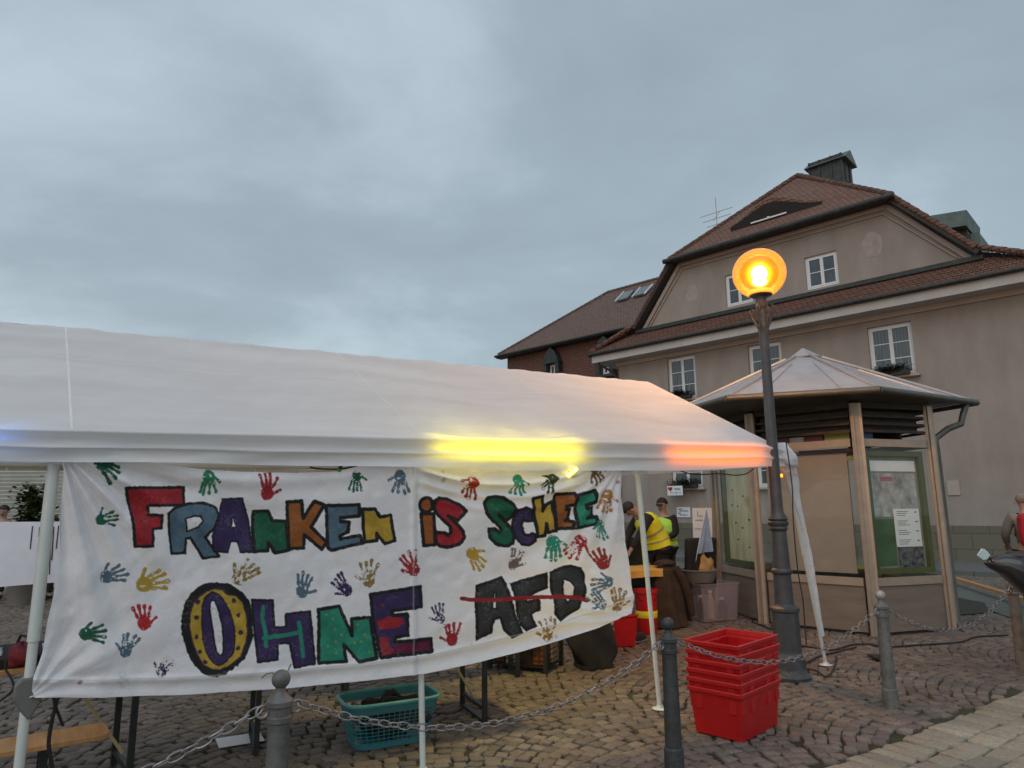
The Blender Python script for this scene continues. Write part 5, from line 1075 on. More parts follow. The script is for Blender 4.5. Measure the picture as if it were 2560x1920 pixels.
# wire crate with jars
t = thing('wire_crate', 'dark wire crate packed with small goods on the ground below the banner', 'crate', (.12, 7.45, 0), math.radians(-25))
mb = MB()
for z in np.linspace(.06, .36, 7):
    for y in (-.22, .22): mb.tube([(-.32, y, z), (.32, y, z)], .005, n=4)
    for x in (-.32, .32): mb.tube([(x, -.22, z), (x, .22, z)], .005, n=4)
for x in np.linspace(-.32, .32, 9):
    for y in (-.22, .22): mb.tube([(x, y, .06), (x, y, .36)], .005, n=4)
mb.build('cage', M['black_metal'], t)
for x, y in ((-.31, -.21), (.31, -.21), (.31, .21), (-.31, .21)): MB().box((x, y, .19), (.04, .04, .38)).build('corner_post', M['black_metal'], t)
MB().box((0, 0, .05), (.62, .42, .02)).build('floor', M['black_metal'], t)
gm_ = [mat('goods_%s' % n_, c, .6) for n_, c in (('rust', (.22, .06, .02)), ('cream', (.5, .42, .3)), ('brown', (.08, .04, .02)))]
for k in range(8):
    x, y = -.23+.15*(k % 4), (-.10, .10)[k//4]; o = MB().box((0, 0, .11), (.13, .16, .22+.03*(k % 3))).build('carton', gm_[k % 3], None, bevel=.004); o.location = np.array([.12, 7.45, .065])+np.array([x*math.cos(-.44)-y*math.sin(-.44), x*math.sin(-.44)+y*math.cos(-.44), 0]); o.rotation_euler.z = -.44; tag(o, 'small %s carton packed in the dark wire crate' % ('rust-red', 'cream', 'brown')[k % 3], 'carton', 'cartons in the wire crate (%s)' % ('rust', 'cream', 'brown')[k % 3])
# white box, black bag, striped bag, red bin, red barrel, shoe
t = thing('cool_box', 'off-white box standing behind the black bag', 'box', (.98, 8.55, 0), .3); MB().box((0, 0, .20), (.62, .40, .40)).build('body', M['frame'], t, bevel=.02); MB().box((0, 0, .425), (.64, .42, .05)).build('lid', M['paper'], t, bevel=.01)
t = thing('shopping_bag', 'large slumped black bag on the cobbles under the right end of the banner', 'bag', (.83, 7.40, 0), math.radians(20))
nz_, na_ = 14, 36; PP = np.zeros((nz_, na_+1, 3))
for j in range(nz_):
    z = j/(nz_-1)
    for k in range(na_+1):
        a = 2*math.pi*k/na_; c_, s_ = math.cos(a), math.sin(a); q = (abs(c_)**4+abs(s_)**4)**-.25; fx = .17+.10*math.sin(z*2.4); PP[j, k] = ((fx*c_*q)*(1+.05*math.sin(5*a+z*6))-.10*z**1.5+.02*math.sin(z*9+a*2), (.13-.02*z)*s_*q*(1+.06*math.sin(4*a+z*8)), .008+z*.48*(1-.12*c_))
grid_mesh('sack', PP, M['black'], t, world=False); MB().tube([(-.28, -.05, .52), (-.26, 0, .66), (-.08, 0, .70), (.06, -.02, .50)], .013).build('handle', M['black'], t); MB().box((-.02, 0, .02), (.34, .24, .03)).build('bottom', M['black'], t)
t = thing('striped_bag', 'blue and white striped bag with a wooden slat beside the red bin', 'bag', (1.02, 8.12, 0), .2); sm_ = bpy.data.materials.new('stripes'); sm_.use_nodes = True; tt_ = sm_.node_tree
wv_ = N(tt_, 'ShaderNodeTexWave', Scale=4.2, wave_type='BANDS', bands_direction='Z'); tcn = N(tt_, 'ShaderNodeTexCoord'); rr_ = N(tt_, 'ShaderNodeValToRGB'); rr_.color_ramp.interpolation = 'CONSTANT'; rr_.color_ramp.elements[0].color = (.04, .06, .10, 1); rr_.color_ramp.elements[1].position = .5; rr_.color_ramp.elements[1].color = (.5, .48, .45, 1)
tt_.links.new(tcn.outputs['Object'], wv_.inputs[0]); tt_.links.new(wv_.outputs[0], rr_.inputs[0]); tt_.links.new(rr_.outputs[0], tt_.nodes['Principled BSDF'].inputs['Base Color'])
MB().box((0, 0, .20), (.17, .30, .40), taper=.9).build('sack', sm_, t, bevel=.02); MB().box((.02, -.17, .24), (.03, .015, .36), ry=.05).build('slat', M['wood_pale'], t); MB().tube([(-.04, -.1, .39), (-.03, -.1, .52), (.04, -.1, .52), (.05, -.1, .39)], .009).build('handle', M['black'], t)
t = thing('bin', 'small open red plastic bin left of the red barrel', 'bin', (1.27, 8.52, 0), .35)
mb = MB(); vs = []; lv = [(.80, 0), (.97, .33), (1.04, .335), (1.04, .36), (.96, .36), (.78, .02)]
for f, z in lv: vs += [(sx_*.16*f, sy_*.14*f, z) for sx_, sy_ in ((-1, -1), (1, -1), (1, 1), (-1, 1))]
mb.add(vs, [(i*4+k, i*4+(k+1) % 4, (i+1)*4+(k+1) % 4, (i+1)*4+k) for i in range(5) for k in range(4)]+[(3, 2, 1, 0), (20, 21, 22, 23)]); mb.build('tub', M['red_plastic'], t, bevel=.006); MB().tube([(-.155, 0, .33), (-.10, -.12, .26), (.10, -.12, .26), (.155, 0, .33)], .005).build('handle', M['black_metal'], t)
t = thing('barrel', 'tall red container with yellow patches behind the tent leg', 'container', (1.73, 9.30, 0)); MB().lathe([(.12, 0), (.13, .03), (.145, .50), (.16, .51), (.16, .55), (.14, .55), (.11, .08)], n=24).build('body', M['red_plastic'], t, smooth=True)
MB().lathe([(.138, .20), (.140, .205), (.144, .28), (.142, .285)], n=24).build('band', M['hivis'], t, smooth=True); MB().tube([(-.15, 0, .53), (-.1, -.12, .42), (.1, -.12, .42), (.15, 0, .53)], .005).build('handle', M['black'], t)
t = thing('shoe', 'dark shoe standing in front of the red container', 'shoe', (1.52, 8.72, 0), .8); mb = MB(); blob(mb, (0, 0, .05), (.14, .05, .055), 2, amp=.08, sq=.85); mb.build('upper', M['black'], t, smooth=True); MB().box((0, 0, .012), (.27, .09, .02)).build('sole', M['chain'], t, bevel=.01)
# coat draped over a stand, small table with orange cloth
t = thing('market_table', 'table under the canopy with a peach and yellow cloth', 'table', (1.72, 9.8, 0), DA)
MB().box((0, 0, .74), (1.0, .6, .03)).build('top', M['wood'], t)
for x in (-.44, .44):
    for y in (-.24, .24): MB().box((x, y, .36), (.04, .04, .72)).build('leg', M['black_metal'], t)
def drape(name, L_, W_, z, drop, m, t, seed=0):
    nx, ny = 60, 40; PP = np.zeros((ny+1, nx+1, 3))
    for j in range(ny+1):
        for i in range(nx+1):
            x = (i/nx-.5)*(L_+2*drop); y = (j/ny-.5)*(W_+2*drop); ox = max(0, abs(x)-L_/2); oy = max(0, abs(y)-W_/2); o_ = max(ox, oy)
            xx = math.copysign(min(abs(x), L_/2)+.03*(o_ > 0)*1+.02*math.sin(y*22+seed)*ox/drop, x); yy = math.copysign(min(abs(y), W_/2)+.03*(o_ > 0)+.02*math.sin(x*20+seed)*oy/drop, y)
            PP[j, i] = (xx, yy, z-o_+.006*math.sin(x*9+y*7+seed))
    return grid_mesh(name, PP, m, t, world=False)
o = drape('tablecloth', .98, .58, .785, .10, mat('peach_cloth', (.62, .30, .13), .85, var=.1, c2=(.65, .42, .05), scale=2.), None); o.location = (1.72, 9.8, 0); o.rotation_euler.z = DA; tag(o, 'peach and yellow cloth draped over the small market table', 'tablecloth')
t = thing('draped_coat', 'long dark brown coat draped over the end of the market table', 'coat', (2.08, 9.75, 0), .3); nz_, na_ = 30, 60; PP = np.zeros((nz_, na_+1, 3))
for j in range(nz_):
    z = j/(nz_-1)
    for k in range(na_+1):
        a = 2*math.pi*k/na_; r = .13+.14*(1-z)**.8+.03*math.sin(7*a+z*2)*(1-z)+.02*math.sin(3*a+4*z); r *= 1 if z < .93 else .75; PP[j, k] = (r*1.15*math.cos(a)+.05*z, r*.8*math.sin(a), .02+z*.84)
grid_mesh('cloth', PP, M['brown_coat'], t, world=False); mb = MB(); blob(mb, (.02, 0, .84), (.15, .12, .05), 4); mb.build('collar', M['brown_coat'], t, smooth=True)
MB().tube([(.12, -.1, .78), (.22, -.14, .6), (.31, -.12, .28), (.34, -.1, .15)], [.06, .065, .055, .045], n=12).build('sleeve', M['brown_coat'], t, smooth=True)
def dark_chair(loc, rz, lab):
    t = thing('chair', lab, 'chair', loc, rz, 'dark high-backed chairs at the stall')
    MB().box((0, 0, .42), (.55, .52, .14)).build('seat', M['black'], t, bevel=.03); MB().box((0, .26, .80), (.55, .12, .72), rx=-.08).build('backrest', M['black'], t, bevel=.03)
    for x in (-.24, .24):
        for y in (-.22, .22): MB().box((x, y, .18), (.04, .04, .36)).build('leg', M['black_metal'], t)
        MB().box((x*1.15, 0, .56), (.07, .48, .20)).build('armrest', M['black'], t, bevel=.02)
dark_chair((2.62, 10.55, 0), math.pi+.5, 'dark high-backed armchair right of the bending helper'); dark_chair((1.75, 10.75, 0), math.pi-.2, 'dark high-backed armchair in front of the bending helper, behind the tent leg')
# clear storage box, grey tub, paper bag, pennant, boards
M['clear'] = glassmat('clear_plastic', (.86, .80, .83), .25, .2, .86)
bxp = G(1776, 1554); t = thing('storage_box', 'translucent plastic storage box full of odds and ends beside the kiosk', 'box', (2.86, 10.32, 0), math.radians(22))
vs = []; mb = MB()
for f, z in ((.88, .01), (1., .50), (1.05, .505), (1.05, .53), (.98, .53), (.86, .02)): vs += [(sx_*.33*f, sy_*.23*f, z) for sx_, sy_ in ((-1, -1), (1, -1), (1, 1), (-1, 1))]
mb.add(vs, [(i*4+k, i*4+(k+1) % 4, (i+1)*4+(k+1) % 4, (i+1)*4+k) for i in range(5) for k in range(4)]+[(3, 2, 1, 0)]); mb.build('tub', M['clear'], t, bevel=.01)
for nm, lb, x, r, h, m in (('bottle', 'pale cylindrical bottle inside the translucent box', -.03, .06, .36, 'wood_pale'), ('bottle', 'dark bottle inside the translucent box at its left', -.20, .05, .30, 'black'), ('bottle', 'dark purple bottle inside the translucent box at its right', .17, .07, .25, 'navy')):
    q = thing(nm, lb, 'bottle', (2.86+x*math.cos(.38), 10.25+x*math.sin(.38), .03)); MB().lathe([(r, 0), (r, h*.7), (r*.5, h*.85), (r*.45, h)], n=16).build('body', M[m], q, smooth=True); MB().lathe([(r*.5, h), (r*.5, h+.03)], n=12).build('cap', M['paper'], q)
tb = G(1750, 1462, .50); t = thing('tub', 'round grey plastic tub standing on the storage box', 'tub', (2.70, 10.28, .535)); MB().lathe([(.20, 0), (.265, .16), (.28, .165), (.28, .18), (.255, .18), (.19, .015)], n=32).build('bowl', M['grey_tub'], t, smooth=True)
for s in (-1, 1): MB().tube([(s*.27, -.05, .16), (s*.30, 0, .15), (s*.27, .05, .16)], .008).build('grip', M['grey_tub'], t)
t = thing('paper_bag', 'crumpled brown paper bag sticking out of the grey tub', 'bag', (2.78, 10.28, .60), .2); mb = MB(); blob(mb, (0, 0, .16), (.11, .07, .15), 8, amp=.35); mb.build('bag', M['kraft'], t); mb = MB(); blob(mb, (.10, .02, .12), (.06, .05, .14), 6, amp=.3); mb.build('fold', M['wood_pale'], t)
pb = YP(1734, 1425, 10.2); t = thing('pennant', 'pale blue triangular flag rolled on a thin leaning pole', 'flag', pb); tip = YP(1766, 1268, 10.2)-pb
MB().tube([(0, 0, 0), tuple(tip)], .008, n=8).build('pole', M['steel'], t); c1_ = YP(1741, 1385, 10.2)-pb; c2_ = YP(1783, 1378, 10.15)-pb; PP = np.zeros((20, 14, 3))
for i in range(20):
    for j in range(14):
        a, b = i/19, j/13; p = tip*(1-a)+(c1_*(1-b)+c2_*b)*a; PP[i, j] = p+np.array([0, .03*math.sin(b*9+a*3)*a, 0])
grid_mesh('cloth', PP, mat('blue_flag', (.32, .40, .56), .8, var=.08, trans=.2), t, world=False)
def board(name, lab, cat, pts4, y, m, lines=(), mm='navy', th=.012):
    c = YP(sum(p[0] for p in pts4)/4, sum(p[1] for p in pts4)/4, y); t = thing(name, lab, cat, c); V = [YP(px, py, y)-c for px, py in pts4]
    mb = MB(); mb.add([tuple(v_) for v_ in V]+[tuple(v_+[0, th, 0]) for v_ in V], [(0, 1, 2, 3), (7, 6, 5, 4), (0, 4, 5, 1), (1, 5, 6, 2), (2, 6, 7, 3), (3, 7, 4, 0)]); mb.build('panel', m, t)
    if lines:
        mb = MB()
        for ln_ in lines:
            q = [YP(px, py, y)-c-[0, .004, 0] for px, py in ln_]; mb.tube(q, .0045, n=4)
        mb.build('writing', M[mm], t)
    return t, c
t_, c_ = board('whiteboard', 'white standing board with faint writing behind the pennant', 'board', [(1735, 1400), (1783, 1400), (1779, 1270), (1731, 1270)], 10.9, M['paper'], [[(1744, 1279), (1744, 1290), (1757, 1290)], [(1738, 1300), (1775, 1300)], [(1738, 1322), (1762, 1322)]])
for px in (1738, 1780): p = YP(px, 1400, 10.9)-c_; MB().tube([tuple(p), (p[0], p[1]+.1, -c_[2])], .014).build('leg', M['black_metal'], t_)
def fac(px, py, off): q = PL(px, py, HO-np.array([.696, .718, 0])*off, np.array([.696, .718, 0])); return q
def wallsign(name, lab, px0, py0, px1, py1, off, marks):
    c = fac((px0+px1)/2, (py0+py1)/2, off); t = thing(name, lab, 'sign', c, HRZ); q0 = fac(px0, py1, off)-c; q1 = fac(px1, py0, off)-c; w = np.linalg.norm((q1-q0)[:2]); h = (q1-q0)[2]
    MB().box((0, 0, 0), (w, .012, h)).build('panel', M['paper'], t); marks(t, w, h)
def txt(t, s, size, x, z, m, y=-.009, name='lettering'):
    cu = bpy.data.curves.new(name, 'FONT'); cu.body = s; cu.size = size; cu.extrude = .001; cu.align_x = 'CENTER'; o = bpy.data.objects.new(name, cu); col.objects.link(o); o.parent = t; o.location = (x, y, z); o.rotation_euler = (math.pi/2, 0, 0); cu.materials.append(m); return o
def heart(t, w, h):
    pts = [(16*math.sin(a)**3, 13*math.cos(a)-5*math.cos(2*a)-2*math.cos(3*a)-math.cos(4*a)) for a in np.linspace(0, 2*math.pi, 40, endpoint=False)]
    MB().prism([(-w*.30+x*w*.0095, h*.18+z*w*.0095) for x, z in pts], -.004, lambda x, y, z: (x, y-.007, z)).build('heart', M['red_cloth'], t)
    mb = MB()
    for x0, x1, z in ((-.02, .36, .16), (-.30, .40, -.22)):
        for k in range(9): a = x0+(x1-x0)*k/9; mb.box((w*(a+.02), -.009, h*(z+.04*math.sin(k*2.3))), (w*.022, .004, h*(.16+.06*math.sin(k*1.7))))
    mb.build('writing', M['navy'], t)
wallsign('heart_sign', 'small white sign with a red heart at the ground-floor window box', 1669, 1214, 1706, 1239, .5, heart)
def lines_(t, w, h):
    mb = MB()
    for z, a, b in ((.30, -.4, -.05), (.12, -.3, .38), (-.10, -.42, -.2), (-.28, -.3, .30)): 
        for k in range(8): x = a+(b-a)*k/8; mb.box((w*(x+.02), -.009, h*(z+.02*math.sin(k*2))), (w*(b-a)/8*.7, .004, h*(.09+.03*math.sin(k*1.9))))
    mb.build('writing', M['navy'], t)
wallsign('notice_sheet', 'white sheet with two blocks of blue writing on the house wall', 1693, 1268, 1725, 1293, .03, lines_)
# long white cloth with vertical writing at the left edge
t_, c_ = board('white_cloth_sign', 'long white cloth with vertical lines of writing hanging at the left edge', 'sign', [(-330, 1494), (150, 1455), (150, 1304), (-330, 1307)], 6.3, mat('lilac_cloth', (.72, .73, .82), .8, var=.03), [[(82, 1315), (76, 1372)], [(122, 1314), (117, 1436)], [(129, 1314), (124, 1436)], [(135, 1316), (130, 1400)], [(152-5, 1314), (146-5, 1372)], [(100, 1318), (98, 1342)]], 'black_metal')
for px in (-320, -90): p = YP(px, 1400, 6.3)-c_; MB().tube([(p[0], .03, -c_[2]), (p[0], .03, .35)], .02).build('pole', M['steel'], t_)
# potted shrub by the pale house
t = thing('potted_shrub', 'small leafy shrub in a pot before the shuttered house', 'shrub', YP(72, 1300, 12.5)*[1, 1, 0]); MB().lathe([(.16, 0), (.22, .36), (.24, .38), (.24, .42), (.2, .42)], n=20).build('pot', M['grey_tub'], t, smooth=True)
MB().tube([(0, 0, .4), (.02, 0, 1.0), (0, 0, 1.6)], .025).build('stem', M['brown_coat'], t); mb = MB()
for c in ((-.06, 0, 1.85), (.10, 0, 1.72), (.0, 0, 1.5), (.22, 0, 1.78), (-.05, 0, 1.35), (0, 0, 1.15)): sprigs(mb, c, .22, .2, .28, 320, .12, .045)
mb.build('crown', M['leaf2'], t)
# low timber edge by the house corner, stone slab
a, b = G(2383, 1447, .12), G(2600, 1513, .12); o = MB().box((0, 0, .02), (float(np.linalg.norm(b-a)), .10, .05)).build('timber_edge', M['wood']); o.location = (a+b)/2; o.rotation_euler.z = math.atan2(b[1]-a[1], b[0]-a[0]); tag(o, 'long orange-brown timber edge on the ground behind the right bollard', 'beam')
q0, q1, q2, q3 = G(2385, 1455), G(2640, 1540), G(2640, 1585), G(2395, 1500); o = MB().add([tuple(q+[0, 0, .012]) for q in (q0, q1, q2, q3)], [(3, 2, 1, 0)]).build('pavement', M['pave']); tag(o, kind='structure')
q = [G(x, y, .02) for x, y in ((2395, 1494), (2460, 1506), (2475, 1530), (2402, 1536))]; o = MB().add([tuple(v_) for v_ in q]+[tuple(v_-[0, 0, .03]) for v_ in q], [(0, 1, 2, 3), (4, 5, 6, 7), (0, 4, 5, 1), (1, 5, 6, 2), (2, 6, 7, 3), (3, 7, 4, 0)]).build('drain_grate', M['black_metal']); tag(o, 'dark grate in the ground right of the kiosk', 'grate')
# ------------------------------------------------------------------ people
def skin(name, V, E_, Rr, m, parent=None, lvl=1):
    me = bpy.data.meshes.new(name); me.from_pydata([tuple(float(c) for c in v) for v in V], E_, []); o = bpy.data.objects.new(name, me); col.objects.link(o)
    md = o.modifiers.new('skin', 'SKIN')
    for i, r in enumerate(Rr): me.skin_vertices[0].data[i].radius = (r, r) if not hasattr(r, '__len__') else r
    me.skin_vertices[0].data[0].use_root = True
    md.use_smooth_shade = True; sb = o.modifiers.new('sub', 'SUBSURF'); sb.levels = lvl; sb.render_levels = lvl; me.materials.append(m); o.parent = parent; return o
def person(loc, rz, lab, J, top='black', legs='black', hair='hair', vest=None, cap=None, s=1.):
    """J: dict of joints: pelvis, waist, chest, neck, head, shL, elL, haL, shR, elR, haR, hipL, knL, ftL, hipR, knR, ftR (metres, facing -Y)"""
    p = thing('person', lab, 'person', loc, rz); p.scale = (s, s, s); g_ = {k: np.array(v_, float) for k, v_ in J.items()}
    hd = g_['head']-g_['neck']; hd = hd/np.linalg.norm(hd); chin = g_['neck']+hd*.07; mid = g_['head']; topc = g_['head']+hd*.09
    V, E_, Rr = [], [], []
    def a(v_, r, par=None): V.append(v_); Rr.append(r); k = len(V)-1; (E_.append((par, k)) if par is not None else None); return k
    pe = a(g_['pelvis'], (.14, .11)); wa = a(g_['waist'], (.125, .10), pe); chs = a(g_['chest'], (.15, .11), wa); ne = a(g_['neck'], .055, chs); cn = a(chin, .066, ne); mi = a(mid, .088, cn); a(topc, .066, mi)
    hands = []
    for S_ in 'LR':
        sh = a(g_['sh'+S_], .062, chs); el = a(g_['el'+S_], .042, sh); ha = a(g_['ha'+S_], .026, el); fd = g_['ha'+S_]-g_['el'+S_]; fd /= np.linalg.norm(fd); pm = a(g_['ha'+S_]+fd*.06, (.036, .016), ha)
        sd = np.cross(fd, [0, 1, .01]); sd /= np.linalg.norm(sd)+1e-6
        for q, l_ in ((-.03, .06), (-.01, .075), (.012, .072), (.033, .055)):
            k1 = a(V[pm]+fd*.03+sd*q, .009, pm); a(V[k1]+fd*l_*.6+np.array([0, -.02, -.005]), .008, k1)
        k1 = a(V[ha]+fd*.03+sd*.045, .010, ha); a(V[k1]+fd*.04+sd*.015, .009, k1)
        hi = a(g_['hip'+S_], .095, pe); kn = a(g_['kn'+S_], .062, hi); an_k = a(g_['ft'+S_], .042, kn); a(g_['ft'+S_]+np.array([0, -.14, -.045]), .04, an_k)
    skin('body', V, E_, Rr, M['skin'], p)
    k = ['pelvis', 'waist', 'chest']; up_ = (g_['neck']-g_['chest'])*.45+g_['chest']
    V = [g_['pelvis'], g_['waist'], g_['chest'], up_]; E_ = [(0, 1), (1, 2), (2, 3)]; Rr = [(.165, .135), (.155, .125), (.18, .135), (.085, .08)]
    for S_ in 'LR': b = len(V); V += [g_['sh'+S_], g_['el'+S_], g_['el'+S_]*.12+g_['ha'+S_]*.88]; E_ += [(2, b), (b, b+1), (b+1, b+2)]; Rr += [.085, .066, .046]
    skin('jacket', V, E_, Rr, M[top], p)
    V = [g_['pelvis']]; E_ = []; Rr = [(.16, .13)]
    for S_ in 'LR': b = len(V); V += [g_['hip'+S_], g_['kn'+S_], g_['ft'+S_]*.9+g_['kn'+S_]*.1]; E_ += [(0, b), (b, b+1), (b+1, b+2)]; Rr += [.108, .078, .06]
    skin('trousers', V, E_, Rr, M[legs], p)
    for S_ in 'LR': f = g_['ft'+S_]; mb = MB(); blob(mb, (f[0], f[1]-.07, f[2]-.03), (.048, .135, .05), 3, amp=.05, sq=.9); mb.build('shoe', M['black'], p, smooth=True)
    if vest:
        cs = [g_['pelvis']*.75+g_['waist']*.25, g_['waist'], g_['chest'], up_*.6+g_['neck']*.4]; T_ = np.linspace(0, 3, 22); PPv = []; PB = []
        for tq in T_:
            i_ = min(int(tq), 2); q_ = tq-i_; c = cs[i_]*(1-q_)+cs[i_+1]*q_; ax = cs[i_+1]-cs[i_]; ax /= np.linalg.norm(ax); s1 = np.array([1, 0, 0.]); s2 = np.cross(ax, s1); s2 /= np.linalg.norm(s2)
            wv = float(np.interp(tq, [0, .6, 1.2, 2, 2.6, 3], [.235, .22, .215, .235, .215, .10])); dv_ = float(np.interp(tq, [0, 1, 2, 2.6, 3], [.185, .175, .175, .15, .08]))
            PPv.append([c+s1*math.cos(a_)*wv*(1+.02*math.sin(a_*5+tq*3))+s2*math.sin(a_)*dv_ for a_ in np.linspace(0, 2*math.pi, 37)])
        PPv = np.array(PPv); grid_mesh('vest', PPv, M[vest], p, world=False)
        for k0 in (4, 9): PBv = (PPv[k0:k0+2]-PPv[k0:k0+2, :36].mean(1, keepdims=True))*1.015+PPv[k0:k0+2, :36].mean(1, keepdims=True); grid_mesh('reflective_band', PBv, M['reflect'], p, world=False)
    # head details
    fw = np.array([0, -1, 0.])-hd*(np.array([0, -1, 0.])@hd); fw = fw/(np.linalg.norm(fw)+1e-6); rt = np.cross(fw, hd)
    mb = MB(); mb.tube([mid+fw*.075-hd*.0, mid+fw*.105-hd*.025], [.009, .015], n=8); 
    for s_ in (-1, 1): mb.tube([mid+rt*s_*.08+hd*.015, mid+rt*s_*.095+hd*.0, mid+rt*s_*.085-hd*.03], [.01, .016, .008], n=6)
    mb.build('face', M['skin'], p, smooth=True); mb = MB()
    for s_ in (-1, 1): mb.tube([mid+rt*s_*.03+fw*.078+hd*.012, mid+rt*s_*.03+fw*.086+hd*.012], .010, n=8)
    mb.tube([mid-rt*.022+fw*.079-hd*.05, mid+rt*.022+fw*.079-hd*.05], .005, n=6); mb.build('eyes', M['hair'], p)
    mb = MB(); c = mid+hd*.035-fw*.018; vs = []; n = 14
    for i in range(n+1):
        th = math.pi*.70*i/n
        for q in range(2*n):
            b_ = math.pi*q/n; th2 = th*(1 if math.cos(b_) < -.1 else .84 if math.cos(b_) < .35 else .58); vs.append(c+(hd*math.cos(th2)*.092+(fw*math.cos(b_)*.1+rt*math.sin(b_)*.092)*math.sin(th2))*(1+.02*math.sin(q*3)))
    m_ = 2*n; mb.add(vs, [(i*m_+q, (i+1)*m_+q, (i+1)*m_+(q+1) % m_, i*m_+(q+1) % m_) for i in range(n) for q in range(m_)]); mb.build('cap' if cap else 'hair', M[cap or hair], p, smooth=True)
    if cap: MB().poly([c+fw*.09+rt*.07-hd*.0, c+fw*.17+rt*.03, c+fw*.17-rt*.03, c+fw*.09-rt*.07]).build('peak', M[cap], p, thick=.008)
    return p
def stand(**k):
    d = dict(pelvis=(0, 0, .95), waist=(0, 0, 1.12), chest=(0, .01, 1.33), neck=(0, .01, 1.50), head=(0, -.02, 1.64), shL=(.18, .01, 1.43), elL=(.24, .03, 1.15), haL=(.24, -.06, .92), shR=(-.18, .01, 1.43), elR=(-.24, .03, 1.15), haR=(-.24, -.06, .92), hipL=(.09, 0, .88), knL=(.10, -.02, .5), ftL=(.10, .02, .09), hipR=(-.09, 0, .88), knR=(-.10, -.02, .5), ftR=(-.10, .02, .09)); d.update(k); return d
# helper bending to the left in a yellow vest
bx_ = (1640-1280)/1707*10.4
person((2.10, 10.3, 0), math.radians(-78), 'helper in a yellow safety vest bending forward over the stall', stand(pelvis=(0, .05, 1.0), waist=(0, -.01, 1.18), chest=(0, -.13, 1.38), neck=(0, -.27, 1.53), head=(0, -.39, 1.57), shL=(.19, -.20, 1.46), elL=(.24, -.34, 1.20), haL=(.18, -.48, 1.0), shR=(-.19, -.20, 1.46), elR=(-.24, -.34, 1.20), haR=(-.16, -.46, 1.0), hipL=(.09, .05, .92), hipR=(-.09, .05, .92)), hair='hair', vest='hivis')
person((2.50, 11.6, 0), math.radians(-40), 'person in a dark cap and lime vest behind the bending helper', stand(elL=(.25, -.05, 1.18), haL=(.18, -.25, 1.12), elR=(-.25, -.05, 1.18), haR=(-.15, -.25, 1.12)), vest='hivis_green', cap='black')
person((7.47, 10.15, 0), math.radians(160), 'person in a grey jacket with a red back and navy trousers at the right edge', stand(pelvis=(0, .0, .95), elL=(.27, -.05, 1.18), haL=(.20, -.25, 1.02), elR=(-.27, -.05, 1.18), haR=(-.2, -.25, 1.02)), top='grey_tub', legs='navy', hair='hair_grey')
P_ = bpy.context.scene.objects[[o.name for o in col.objects if o.name.startswith('person')][-1]]
MB().box((0, .135, 1.26), (.26, .10, .40), rx=.05).build('backpack', M['red_cloth'], P_, bevel=.035) if False else None
t = thing('rucksack', 'red rucksack on the back of the person at the right edge', 'bag', (7.45, 10.0, 1.05), math.radians(160)-math.pi); MB().box((0, .0, .20), (.36, .18, .46), rx=.0).build('pack', M['red_cloth'], t, bevel=.07)
for s_ in (-1, 1): MB().tube([(s_*.11, .09, .40), (s_*.12, .17, .42), (s_*.12, .30, .34), (s_*.14, .30, .1), (s_*.12, .10, .05)], .017).build('strap', M['black'], t, smooth=True)
MB().box((0, -.11, .12), (.24, .05, .18)).build('pocket', M['red_cloth'], t, bevel=.02)
p1 = YP(10, 1280, 13.2); person((p1[0], 13.2, 0), .3, 'dark-haired person far left in a pale jacket, seen over the white cloth', stand(), top='wood_pale', s=.99)
p1 = YP(138, 1280, 13.2); person((p1[0], 13.2, 0), -.4, 'shorter person with reddish hair half hidden between tent leg and banner', stand(), top='frame', hair='brown_coat', s=.87)
# ------------------------------------------------------------------ motorcycle at the right edge (tail towards the left)
m0 = G(2760, 1700); mo_ = YP(2470, 1400, 6.3); t = thing('motorcycle', 'dark parked motorbike pushing its tail in from the right edge', 'motorcycle', (mo_[0]+.75, 6.42, -.03), -.10)
def loft(name, secs, m, t, n=20):
    PP = np.zeros((len(secs), n+1, 3))
    for i, (x, zc, hw, hh_) in enumerate(secs):
        for k in range(n+1):
            a = 2*math.pi*k/n; c_, s_ = math.cos(a), math.sin(a); q = (abs(c_)**2.6+abs(s_)**2.6)**(-1/2.6); PP[i, k] = (x, hw*c_*q, zc+hh_*s_*q)
    return grid_mesh(name, PP, m, t, world=False)
M['bike'] = mat('bike_paint', (.025, .022, .028), .3, .2, var=.1, coat=.6); M['bike_seat'] = mat('seat_vinyl', (.03, .028, .03), .5, var=.2, bump=.2)
loft('tail_unit', [(-.66, 1.10, .01, .01), (-.62, 1.10, .07, .045), (-.52, 1.09, .12, .09), (-.38, 1.02, .15, .17), (-.2, .93, .16, .25), (.05, .93, .14, .22), (.25, .85, .14, .26), (.5, .80, .14, .22)], M['bike'], t)
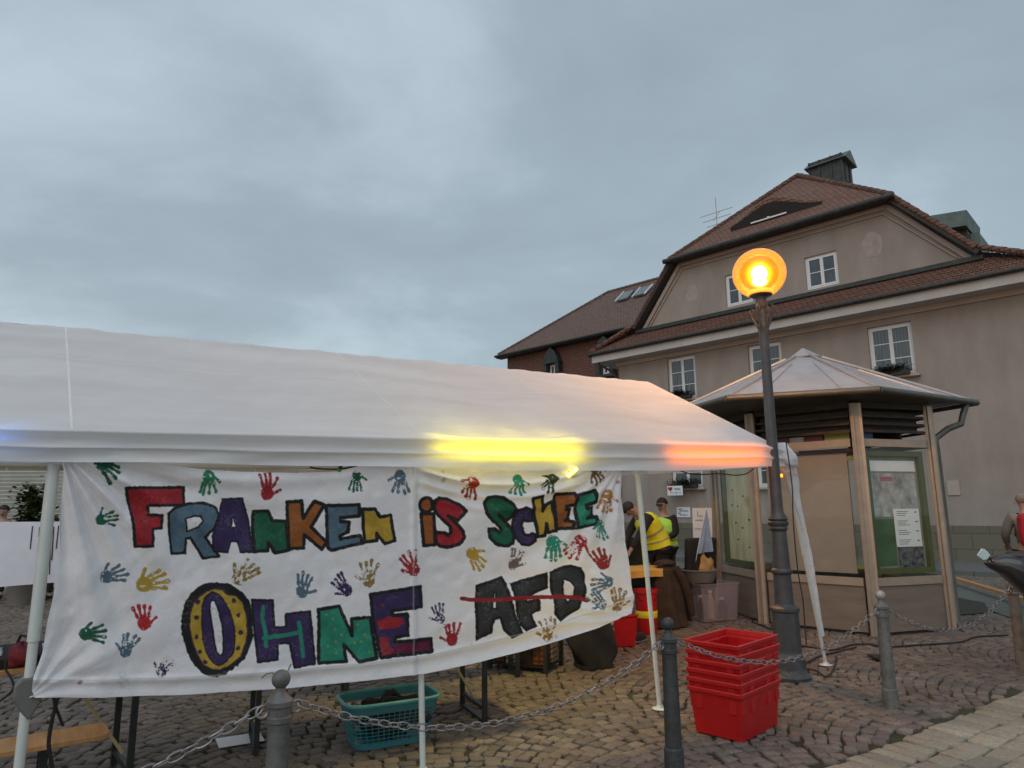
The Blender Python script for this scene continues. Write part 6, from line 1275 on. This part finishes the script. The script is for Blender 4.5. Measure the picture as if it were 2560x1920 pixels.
loft('seat', [(-.46, 1.165, .02, .02), (-.42, 1.17, .10, .04), (-.1, 1.165, .13, .05), (.15, 1.12, .14, .06), (.5, 1.05, .13, .06), (.75, 1.08, .10, .05)], M['bike_seat'], t); loft('tank', [(.68, 1.08, .08, .05), (.8, 1.12, .15, .13), (1.05, 1.14, .17, .16), (1.25, 1.10, .13, .13), (1.35, 1.05, .05, .05)], M['bike'], t)
for x, nm in ((.45, 'wheel'), (1.85, 'wheel')):
    w_ = MB(); w_.tube([(x+.30*math.cos(a), 0, .33+.30*math.sin(a)) for a in np.linspace(0, 2*math.pi, 40)], .062, n=12, cap=False); wo_ = w_.build(nm, M['cable'], t, smooth=True); r_ = MB()
    for k in range(5): a = k*2*math.pi/5; r_.tube([(x, 0, .33), (x+.27*math.cos(a), 0, .33+.27*math.sin(a))], .018, n=6)
    r_.tube([(x, -.07, .33), (x, .07, .33)], .05, n=12); r_.build('rim', M['chain'], wo_)
MB().box((.95, 0, .55), (.55, .30, .45)).build('engine', M['black_metal'], t, bevel=.05); MB().tube([(1.85, -.08, .33), (1.50, -.08, 1.05)], .025).tube([(1.85, .08, .33), (1.50, .08, 1.05)], .025).build('fork', M['chain'], t)
MB().tube([(1.35, -.36, 1.15), (1.48, -.15, 1.12), (1.48, .15, 1.12), (1.35, .36, 1.15)], .014).build('handlebar', M['black_metal'], t); MB().tube([(.45, -.06, .33), (.95, -.08, .5)], .03).build('swingarm', M['black_metal'], t)
mi_ = YP(2476, 1387, 6.25)-np.array([mo_[0]+.75, 6.42, -.03]); MB().tube([(-.60, -.02, 1.10), (mi_[0]+.05, mi_[1]+.02, mi_[2]-.01)], .006).build('mirror_stalk', M['black_metal'], t)
MB().prism([(-.052, -.01), (-.005, -.05), (.03, -.045), (.062, -.01), (.045, .02), (.02, .045), (-.005, .05)], .012, lambda x, y, z: (mi_[0]+x, mi_[1]+y, mi_[2]+z)).build('mirror', mat('mirror_glass', (.62, .74, .78), .35, .3), t, bevel=.003)
mb = MB(); blob(mb, (.02, 0, 1.22), (.13, .10, .05), 7); mb.build('tail_bag', M['black'], t, smooth=True); MB().tube([(-.10, -.1, 1.24), (-.08, -.1, 1.26)], .012).tube([(.02, -.1, 1.22), (.04, -.1, 1.235)], .012).build('rivet', M['paper'], t)
